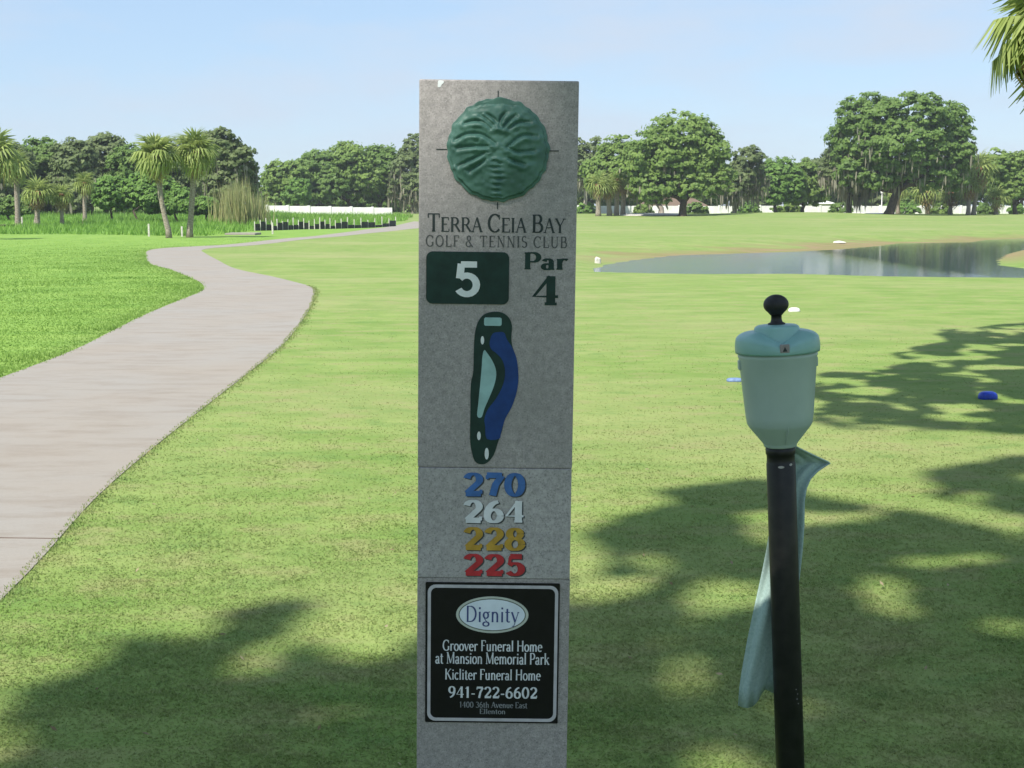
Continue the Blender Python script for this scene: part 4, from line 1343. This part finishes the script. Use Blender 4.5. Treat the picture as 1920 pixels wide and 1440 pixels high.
# far belt behind the right side
belt = [(1100, 335, 46), (1160, 345, 44), (1230, 345, 40), (1330, 345, 44), (1415, 352, 40), (1462, 335, 46), (1525, 335, 48), (1580, 345, 44), (1640, 350, 40), (1710, 345, 46), (1790, 335, 46), (1850, 330, 46), (1915, 322, 44), (1975, 325, 48)]
ordw = ['first', 'second', 'third', 'fourth', 'fifth', 'sixth', 'seventh', 'eighth', 'ninth', 'tenth', 'eleventh', 'twelfth', 'thirteenth', 'last']
belt_lab = ['%s dark tree, counted from the tee sign, in the belt behind the right wall' % w for w in ordw]
for i, (px_, py_, r_) in enumerate(belt):
    T('woodland_tree', belt_lab[i], 'tree', px_, 205 + (i % 3) * 6, [(px_, py_, r_, r_ * .85), (px_ + r_ * .35, py_ + 24, r_ * .8, r_ * .6), (px_ - r_ * .4, py_ + 28, r_ * .75, r_ * .55)], 170, 20, .55, M['oak' if i % 2 else 'oak_dull'], M['bark'], .25, None, 0, 'dark trees behind the right wall', n_ends=3)
# behind the white wall left of the sign
lw_ = [(535, 338, 44, 36, 'oak_mid', 'first woodland tree behind the left wall, lowest of the row'), (592, 322, 50, 40, 'oak', 'dark woodland tree above the left end of the white wall'),
       (655, 312, 54, 44, 'oak_mid', 'tallest leafy tree above the middle of the left wall'), (715, 318, 46, 44, 'oak', 'dark tree above the right end of the left wall')]
for i, (px_, py_, rx, ry, mt, lab) in enumerate(lw_):
    T('woodland_tree', lab, 'tree', px_, 176 + i * 2, [(px_, py_, rx, ry), (px_ - rx * .5, py_ + 28, rx * .7, ry * .6), (px_ + rx * .55, py_ + 26, rx * .7, ry * .6), (px_, py_ + 42, rx * .9, 24)], 360, 22, .46, M[mt], M['bark'], .3, None, 30, 'trees behind the left wall')
T('mossy_tree', 'grey mossy tree half hidden by the left side of the tee sign', 'tree', 775, 178, [(775, 285, 26, 34), (765, 325, 34, 40), (790, 350, 34, 34), (750, 350, 26, 30)], 230, 22, .46, M['oak_dull'], M['pale_bark'], .28, None, 300, None, .8, 2.0)
T('broadleaf_tree', 'small bright green tree at the left end of the white wall', 'tree', 560, 168, [(560, 358, 24, 24), (545, 372, 20, 16)], 90, 22, .40, M['bush'], M['bark'], .15)
# left wood
T('live_oak', 'big mossy oak right behind the tall palm pair', 'tree', 425, 108, [(412, 275, 38, 34), (440, 300, 40, 36), (395, 310, 40, 44), (455, 335, 30, 40), (415, 350, 50, 40)], 460, 22, .32, M['oak_dull'], M['bark'], .35, None, 220, None, .8, 1.3)
for i, (px_, py_, rx, ry, mt, lab) in enumerate([(20, 318, 48, 48, 'oak_dull', 'dark woodland tree at the left edge behind the palms'), (85, 305, 48, 44, 'oak', 'second woodland tree from the left edge'), (140, 308, 44, 46, 'oak_dull', 'third woodland tree from the left edge'),
        (196, 292, 46, 40, 'oak_dull', 'greyish woodland tree with the highest top in the left wood'), (245, 320, 40, 46, 'oak', 'woodland tree behind the leaning tall palm'), (330, 318, 48, 56, 'oak_dull', 'woodland tree behind and between the tall palm pair')]):
    T('woodland_tree', lab, 'tree', px_, 122 + (i % 2) * 5, [(px_, py_, rx, ry), (px_ - rx * .4, py_ + 34, rx * .8, ry * .7), (px_ + rx * .45, py_ + 36, rx * .8, ry * .7), (px_, py_ + 62, rx, 30)], 400, 22, .36, M[mt], M['bark'], .28, None, 120, 'trees of the left wood')
for i, (px_, py_, r_, lab) in enumerate([(515, 362, 36, 'dark thicket behind the left end of the left wall'), (575, 366, 36, 'dark thicket behind the wall, second from its left end'), (635, 366, 38, 'dark thicket behind the middle of the left wall'), (695, 366, 38, 'dark thicket behind the wall, second from its right end'), (752, 366, 38, 'dark thicket behind the right end of the left wall')]):
    T('thicket', lab, 'shrub', px_, 196, [(px_, py_, r_, 30), (px_ - r_ * .5, py_ + 14, r_ * .8, 22), (px_ + r_ * .5, py_ + 14, r_ * .8, 22)], 130, 20, .6, M['oak'], M['bark'], .15, None, 0, 'thickets behind the left wall', n_ends=3)
for i, (px_, rx, ry, lab) in enumerate([(1098, 16, 14, 'low shrub before the wall, nearest the tee sign'), (1205, 18, 10, 'low shrub before the wall left of the round oak trunk'), (1305, 22, 13, 'low shrub before the wall right of the round oak trunk'), (1400, 24, 14, 'low shrub before the wall under the moss hung tree'),
        (1475, 26, 12, 'low shrub before the wall in the gap between the oaks'), (1578, 20, 14, 'low shrub before the wall right of the white building'), (1700, 22, 14, 'low shrub before the wall behind the big oak trunk'), (1762, 20, 12, 'low shrub before the wall between the low palms'), (1850, 18, 13, 'low shrub before the wall right of the tallest palm'), (1905, 14, 11, 'low shrub before the wall at the right edge')]):
    T('shrub', lab, 'shrub', px_, 172.5, [(px_, 393, rx, ry), (px_ - rx * .5, 396, rx * .7, ry * .7), (px_ + rx * .55, 397, rx * .7, ry * .7)], 60, 20, .40, M[('bush', 'oak_mid', 'oak')[i % 3]], M['bark'], .08, None, 0, 'shrubs before the right wall', n_ends=2)
# bright shrubs under the wood
for i, (px_, py_, rx, ry, Y_, lab) in enumerate([(212, 362, 36, 30, 99, 'leafy shrub right of the round headed palm'), (262, 358, 36, 34, 98, 'leafy shrub left behind the leaning palm trunk'), (305, 365, 34, 34, 100, 'leafy shrub between the two tall palm trunks'), (335, 375, 26, 24, 97, 'low shrub hugging the upright tall palm'), (20, 385, 40, 18, 100, 'low dark shrub at the left edge under the wood'), (385, 385, 30, 16, 100, 'low shrub right of the tall palm pair')]):
    T('shrub', lab, 'shrub', px_, Y_, [(px_, py_, rx, ry), (px_ - rx * .5, py_ + ry * .5, rx * .6, ry * .6), (px_ + rx * .5, py_ + ry * .5, rx * .6, ry * .6)], 230, 20, .26, M['bush' if i != 4 else 'oak'], M['bark'], .08, None, 0, 'shrubs along the left wood', n_ends=3)

# ------------------------------------------------------------------ blades: reeds, weeds, turf
def blades(name, X, Y, h, w, mat, lean=.35, tint=None, z0=0.0, bend=True):
    n = len(X)
    Z = ground_z(X, Y) + z0
    a = rng.uniform(0, 2 * np.pi, n)
    b = rng.uniform(0, 2 * np.pi, n)
    hh_ = h * rng.uniform(.55, 1.25, n)
    ww = w * rng.uniform(.7, 1.3, n)
    le = lean * rng.uniform(.1, 1, n) * hh_
    B = np.stack([X, Y, Z], 1)
    s = np.stack([np.cos(a) * ww / 2, np.sin(a) * ww / 2, np.zeros(n)], 1)
    tip = np.stack([np.cos(b) * le, np.sin(b) * le, hh_], 1)
    V = np.stack([B - s, B + s, B + tip], 1).reshape(-1, 3)
    Fq = np.arange(3 * n).reshape(n, 3)
    tt_ = rng.random(n) if tint is None else tint
    return mesh_np(name, V, Fq, mat, False, {'tint': np.repeat(tt_, 3)})

# clumps of tall reed before the mossy oak
for i, (px_, Y_, n_, hgt, lab) in enumerate([(428, 96, 220, 2.6, 'left clump of tall tan reeds before the mossy oak'), (452, 95, 260, 3.0, 'tallest clump of tan reeds before the mossy oak'), (478, 97, 200, 2.1, 'right clump of tan reeds ending near the white wall')]):
    c = at_y(px_, 400, Y_)
    X = c[0] + rng.normal(0, .5, n_); Yy = Y_ + rng.normal(0, .5, n_)
    me = blades('reed_clump', X, Yy, hgt, .10, M['reed'], .22)
    o = link('reed_clump', me)
    tag(o, lab, 'reeds', 'tan reed clumps')

sf_pts = [(478, 437, 84), (520, 434, 86), (560, 432, 89), (600, 432, 90), (640, 431, 92), (690, 428, 97), (742, 424, 104)]
sf = [at_y(a, b, c) for a, b, c in sf_pts]
sf_x = [q[0] for q in sf]; sf_y = [q[1] for q in sf]
# weedy meadow left, beyond the path
n_ = 130000
Xw = rng.uniform(-60, 4, n_); Yw = rng.uniform(70, 140, n_)
edge = np.interp(Yw, ply, plx)
k = (Xw < edge - .6 - 1.8 * vnoise(Yw / 4, Xw / 4)) & (Yw > 71 + 3 * vnoise(Xw / 3, Xw * 0 + 3) - np.clip((Xw + 22), 0, 12) * .2)
Xw, Yw = Xw[k], Yw[k]
fy = np.interp(Xw, sf_x, sf_y, left=0, right=0)
k = (Yw > fy + .4)
Xw, Yw = Xw[k], Yw[k]
hgt = .14 + .42 * vnoise(Xw / 2.3, Yw / 2.3) ** 1.5 + .16 * sstep(80, 110, Yw)
me = blades('meadow_weeds', Xw, Yw, hgt, .085, M['weed'], .8, np.clip(vnoise(Xw / 1.7 + 9, Yw / 1.7) * .8 + rng.random(len(Xw)) * .3, 0, 1))
tag(link('meadow_weeds', me), 'tall green weeds between the cart path and the wood', 'weeds', None, 'stuff')

# rough grass left of the path
n_ = 230000
u = rng.random(n_)
Yr = 8 + (66 - 8) * u ** 1.7
Xr = np.interp(Yr, ply, plx) - rng.random(n_) ** 1.3 * (2.0 + .33 * Yr)
Xr += rng.normal(0, .05, n_)
k = left_of_path(Xr, Yr) > .02 - .10 * rng.random(n_)
Xr, Yr = Xr[k], Yr[k]
k = rng.random(len(Xr)) < 1 - .9 * sstep(30, 64, Yr)
Xr, Yr = Xr[k], Yr[k]
hgt = (.014 + .036 * vnoise(Xr * 1.2, Yr * 1.2) ** 2) * (1 - .5 * sstep(30, 62, Yr)) * (.8 + .2 * sstep(.3, 0, left_of_path(Xr, Yr)))
me = blades('rough_grass', Xr, Yr, hgt, (.006 + .0006 * Yr), M['lush_blade'], 1.3)
tag(link('rough_grass', me), 'lush green rough grass left of the cart path', 'grass', None, 'stuff')

# mown turf in the foreground
n_ = 640000
u = rng.random(n_)
Yt = 1 / ((1 - u) / 3.0 + u / 30)        # denser near the camera
Xt = rng.uniform(-1, 1, n_) * (.40 * Yt + 1.0)
k = (~in_poly(Xt, Yt, path_poly)) | (rng.random(n_) < 0)
k &= left_of_path(Xt, Yt) < -1.0
k &= ~((np.abs(Xt - (-.04)) < .13) & (Yt > 2.1) & (Yt < 2.35))
Xt, Yt = Xt[k], Yt[k]
tuft = vnoise(Xt * 5, Yt * 5) * .6 + vnoise(Xt * 17, Yt * 17) * .4
k = rng.random(len(Xt)) < (.30 + 1.0 * tuft) * (1 - .75 * sstep(5, 12, Yt)) * (1 - sstep(10, 28, Yt))
Xt, Yt, tuft = Xt[k], Yt[k], tuft[k]
me = blades('turf_grass', Xt, Yt, (.004 + .008 * tuft) * (1 - .5 * sstep(8, 26, Yt)), .0028 + .0006 * Yt, M['blade'], 2.4, np.clip(rng.beta(1.2, 2.2, len(Xt)), 0, 1))
tag(link('turf_grass', me), 'short mown turf grass around the tee sign', 'grass', None, 'stuff')

# grass tufts that overhang the path's edges
n_ = 7000
u = rng.random(n_)
Ye = 3.2 + 24 * u ** 1.5
prx = np.array([q[0] for q in PR]); pry = np.array([q[1] for q in PR])
Xe = np.interp(Ye, pry, prx) + np.abs(rng.normal(0, .05, n_)) - .015 - .03 * vnoise(Ye * 2, Ye * 0 + 2)
me = blades('edge_grass', Xe, Ye, .014, .006 + .0006 * Ye, M['blade'], .9)
tag(link('edge_grass', me), 'grass fringe along the right edge of the cart path', 'grass', None, 'stuff')

# fallen dry leaves
n_ = 90
Yl = rng.uniform(3.6, 9, n_); Xl = rng.uniform(-.36, .36, n_) * Yl
k = ~in_poly(Xl, Yl, path_poly)
Pl = np.stack([Xl[k], Yl[k], np.full(k.sum(), .028)], 1)
Nl = rng.normal(0, .45, Pl.shape); Nl[:, 2] = 1
Nl /= np.linalg.norm(Nl, axis=1, keepdims=True)
V, Fq = leaf_quads(Pl, Nl, .010, 2.4)
me = mesh_np('leaf_litter', V, Fq, M['litter'], False, {'tint': np.repeat(rng.random(len(Pl)), 4)})
tag(link('leaf_litter', me), 'scattered small dry leaves on the shaded turf', 'leaves', None, 'stuff')

# ------------------------------------------------------------------ walls, fences, buildings
def wall(label, x0, x1, Y, h, n):
    o = empty('garden_wall', ((x0 + x1) / 2, Y, gz((x0 + x1) / 2, Y)), label, 'wall')
    w = (x1 - x0) / n
    for i in range(n):
        xa = x0 + i * w - (x0 + x1) / 2
        zb = gz(x0 + i * w + w / 2, Y) - o.location.z
        hh_ = h * (1 + .02 * math.sin(i * 3.1))
        link('panel', box('panel', (xa + .14, -.06, zb - .2), (xa + w - .14, .06, zb + hh_), M['wall_white'], .015, 1), o)
        link('pillar', box('pillar', (xa - .16, -.13, zb - .2), (xa + .16, .13, zb + hh_ + .10), M['wall_white'], .02, 1), o)
    return o
wl0, wl1 = at_y(500, 400, 150)[0], at_y(738, 400, 150)[0]
wall('long low white wall left of the tee sign, before the trees', wl0, wl1, 150, .82, 6)
wr0, wr1 = at_y(1085, 400, 176)[0], at_y(1990, 400, 176)[0]
wall('long low white wall right of the tee sign, behind the oaks', wr0, wr1, 176, .95, 24)

def house(label, px0, px1, py_eave, py_ridge, Y, wmat, rmat, cat, depth=7, wins=4):
    a = at_y(px0, py_eave, Y); b = at_y(px1, py_eave, Y)
    zr = at_y(px0, py_ridge, Y)[2]
    xm = (a[0] + b[0]) / 2; hw = (b[0] - a[0]) / 2
    zg = gz(xm, Y)
    o = empty('house', (xm, Y, zg), label, cat)
    he = a[2] - zg
    link('wall', box('wall', (-hw, 0, -.2), (hw, depth, he), wmat), o)
    ov = .5
    hr = zr - zg
    i_ = min(hw * .55, depth * .5)
    V = [(-hw - ov, -ov, he + .003), (hw + ov, -ov, he + .003), (hw + ov, depth + ov, he + .003), (-hw - ov, depth + ov, he + .003), (-hw + i_, depth / 2, hr), (hw - i_, depth / 2, hr)]
    link('roof', fix_normals(mesh_py('roof', V, [(0, 1, 5, 4), (1, 2, 5), (2, 3, 4, 5), (3, 0, 4), (3, 2, 1, 0)], rmat)), o)
    for k in range(wins):
        xc = -hw + (k + .5) * 2 * hw / wins
        ww = min(.55, hw / wins * .6)
        wn_ = link('window', box('window', (xc - ww, -.05, he * .32), (xc + ww, -.004, he * .82), M['wall_white'], .01, 1), o)
        link('pane', box('pane', (xc - ww + .1, -.06, he * .32 + .1), (xc + ww - .1, -.052, he * .82 - .1), M['dark_glass']), wn_)
    return o
house('low house with brown roof behind the round fairway oak', 1205, 1325, 388, 364, 190, M['wall_grey'], M['roof_brown'], 'house', 7, 5)
house('small white building with dark windows left of the biggest oak', 1521, 1562, 382, 375, 186, M['wall_white'], M['wall_white'], 'building', 4, 3)

# white lamp post by the biggest oak
lp = at_y(1654, 360, 168)
lz = gz(lp[0], 168)
lamp = empty('lamp_post', (lp[0], 168, lz), 'thin white post standing left of the biggest oak trunk', 'post')
link('post', lathe([(.11, -.1), (.11, .1), (.07, .25), (.06, lp[2] - lz - .25), (.05, lp[2] - lz - .2)], 10, 'post', M['wall_white']), lamp)
link('lamp_head', lathe([(.05, 0), (.16, .06), (.2, .26), (.12, .36), (.02, .40)], 12, 'lamp_head', M['wall_white']), lamp, (0, 0, lp[2] - lz - .22))

# pale sand bunkers before the wall
def bunker(label, px_, Y, rx, ry):
    c = at_y(px_, 400, Y)
    V = []
    n = 28
    rj = [1 + .14 * math.sin(3 * k * 2 * math.pi / n + px_) + .08 * math.sin(5 * k * 2 * math.pi / n) for k in range(n)]
    rings_ = ((1.0, .02), (.88, .12), (.5, .16), (0.02, .18))
    for q, dz in rings_:
        for k in range(n):
            x = c[0] + rx * q * rj[k] * math.cos(2 * math.pi * k / n); y = Y + ry * q * rj[k] * math.sin(2 * math.pi * k / n)
            V.append((x, y, gz(x, y) + dz))
    Fc = [(i * n + k, i * n + (k + 1) % n, (i + 1) * n + (k + 1) % n, (i + 1) * n + k) for i in range(3) for k in range(n)]
    o = link('sand_bunker', mesh_py('sand_bunker', V, Fc, M['sand'], True))
    tag(o, label, 'bunker', 'pale sand bunkers')
bunker('pale sand bunker left of the round fairway oak', 1215, 152, 3.6, 5)
bunker('pale sand bunker left of the biggest oak trunk', 1628, 166, 2.6, 6)

# black silt fence with pale stakes along the weeds
sf_pts = [(478, 437, 84), (520, 434, 86), (560, 432, 89), (600, 432, 90), (640, 431, 92), (690, 428, 97), (742, 424, 104)]
sf = [at_y(a, b, c) for a, b, c in sf_pts]
sf = [np.array(q[:2]) for q in catmull([q[:2] for q in sf], 4)]
silt = empty('silt_fence', (sf[0][0], sf[0][1], gz(*sf[0])), 'low black silt fence with pale stakes beyond the cart path', 'fence')
so = np.array(silt.location)
for i in range(len(sf) - 1):
    a, b = sf[i], sf[i + 1]
    za, zb = gz(*a), gz(*b)
    d = (b - a) / np.linalg.norm(b - a); nrm = np.array([-d[1], d[0]]) * .015
    ht = .42 + .14 * math.sin(i * 1.7) - .006 * i
    V = []
    for q, z in ((a, za), (b, zb)):
        for s_ in (-1, 1):
            for hh_ in (-.05, ht):
                V.append((q[0] + nrm[0] * s_ - so[0], q[1] + nrm[1] * s_ - so[1], z + hh_ - so[2]))
    link('fabric', fix_normals(mesh_py('fabric', V, [(0, 1, 5, 4), (2, 6, 7, 3), (1, 3, 7, 5), (0, 4, 6, 2), (0, 2, 3, 1), (4, 5, 7, 6)], M['silt'])), silt)
for i in range(0, len(sf)):
    q = sf[i]; z = gz(*q)
    hh_ = .55 + .25 * ((i * 7) % 5) / 5
    link('stake', box('stake', (q[0] - so[0] - .03, q[1] - so[1] - .06, z - so[2] - .1), (q[0] - so[0] + .03, q[1] - so[1] - .02, z - so[2] + hh_), M['stake'], .006, 1), silt)
# single stakes and posts
for px_, Y_, h_, lab in ((511, 76, .62, 'white marker stake standing before the silt fence'), (279, 69, .62, 'thin pale stake left of the leaning tall palm'), (341, 69, .5, 'thin pale stake between the two tall palms'), (42, 84, .7, 'thin pale stake at the far left by the weeds')):
    c = at_y(px_, 430, Y_); z = gz(c[0], Y_)
    o = link('marker_stake', box('marker_stake', (-.045, -.03, -.1), (.045, .03, h_), M['stake'], .012, 2), None, (c[0], Y_, z))
    tag(o, lab, 'stake', 'single marker stakes')
# concrete pad beside the path
c = at_y(456, 440, 74)
o = link('drain_slab', box('drain_slab', (-.8, -.9, -.1), (.8, .9, .10), M['concrete'], .03), None, (c[0], 74, gz(c[0], 74)))
tag(o, 'flat grey concrete slab right of the tall palms', 'slab')
c = at_y(8, 415, 84)
o = link('low_platform', box('low_platform', (-2.0, -1.0, .0), (1.0, 1.0, .30), M['bark'], .04), None, (c[0], 82, gz(c[0], 82)))
tag(o, 'low dark grey platform at the left edge by the weeds', 'platform')

# ------------------------------------------------------------------ small things on the grass
def marker(label, px_, py_, w, d, h, mat):
    c = on_z(px_, py_)
    bm = bmesh.new()
    bmesh.ops.create_uvsphere(bm, u_segments=20, v_segments=12, radius=1)
    for v in bm.verts:
        e = abs(v.co.z)
        v.co = Vector((math.copysign(abs(v.co.x) ** .6, v.co.x) * w / 2, math.copysign(abs(v.co.y) ** .6, v.co.y) * d / 2, max(-.3, math.copysign(e ** .8, v.co.z)) * h))
    for f_ in bm.faces: f_.smooth = True
    me = bpy.data.meshes.new('tee_marker'); bm.to_mesh(me); bm.free(); me.materials.append(mat)
    o = link('tee_marker', me, None, (c[0], c[1], gz(c[0], c[1]) + h * .25))
    tag(o, label, 'tee marker')
marker('small white tee marker on the grass beyond the ball washer knob', 1489, 584, .17, .12, .05, M['wall_white'])
marker('dark blue tee marker in the shade at the right', 1852, 748, .15, .10, .05, M['blue_marker'])
marker('pale blue tee marker half hidden behind the ball washer', 1378, 715, .15, .10, .025, M['paleblue_marker'])

def stone(label, px_, py_, Y, size, squash, n_seed):
    r = random.Random(n_seed)
    c = at_y(px_, py_, Y)
    bm = bmesh.new()
    bmesh.ops.create_icosphere(bm, subdivisions=2, radius=1)
    ph = [r.uniform(0, 6) for _ in range(4)]
    for v in bm.verts:
        k_ = 1 + .16 * math.sin(3 * v.co.x + ph[0]) + .14 * math.sin(4 * v.co.y + ph[1]) + .1 * math.sin(5 * v.co.z + ph[2])
        v.co = Vector((v.co.x * size[0] * k_, v.co.y * size[1] * k_, v.co.z * size[2] * k_))
    me = bpy.data.meshes.new('stone'); bm.to_mesh(me); bm.free(); me.materials.append(M['stone'])
    o = link('stone', me, None, (c[0], Y, gz(c[0], Y) + size[2] * .4))
    tag(o, label, 'stone', 'pale stones on the pond bank')
stone('upright whitish stone at the left tip of the pond', 1121, 485, 45.5, (.11, .10, .16), 1, 5)
stone('flat pale stone on the far bank of the pond', 1574, 462, 67, (.30, .2, .09), 1, 9)

# ------------------------------------------------------------------ summer haze
hz = box('haze', (-905, -205, -2.2), (905, 1505, 22), None)
hm = bpy.data.materials.new('haze_air')
hm.use_nodes = True
hm.node_tree.nodes.remove(hm.node_tree.nodes['Principled BSDF'])
pv = hm.node_tree.nodes.new('ShaderNodeVolumePrincipled')
pv.inputs['Color'].default_value = (0.86, 0.92, 1.0, 1)
pv.inputs['Density'].default_value = 0.0004
pv.inputs['Anisotropy'].default_value = 0.2
hm.node_tree.links.new(pv.outputs['Volume'], hm.node_tree.nodes['Material Output'].inputs['Volume'])
hz.materials.append(hm)
tag(link('haze', hz), 'thin summer haze over the golf course', 'haze', None, 'stuff')
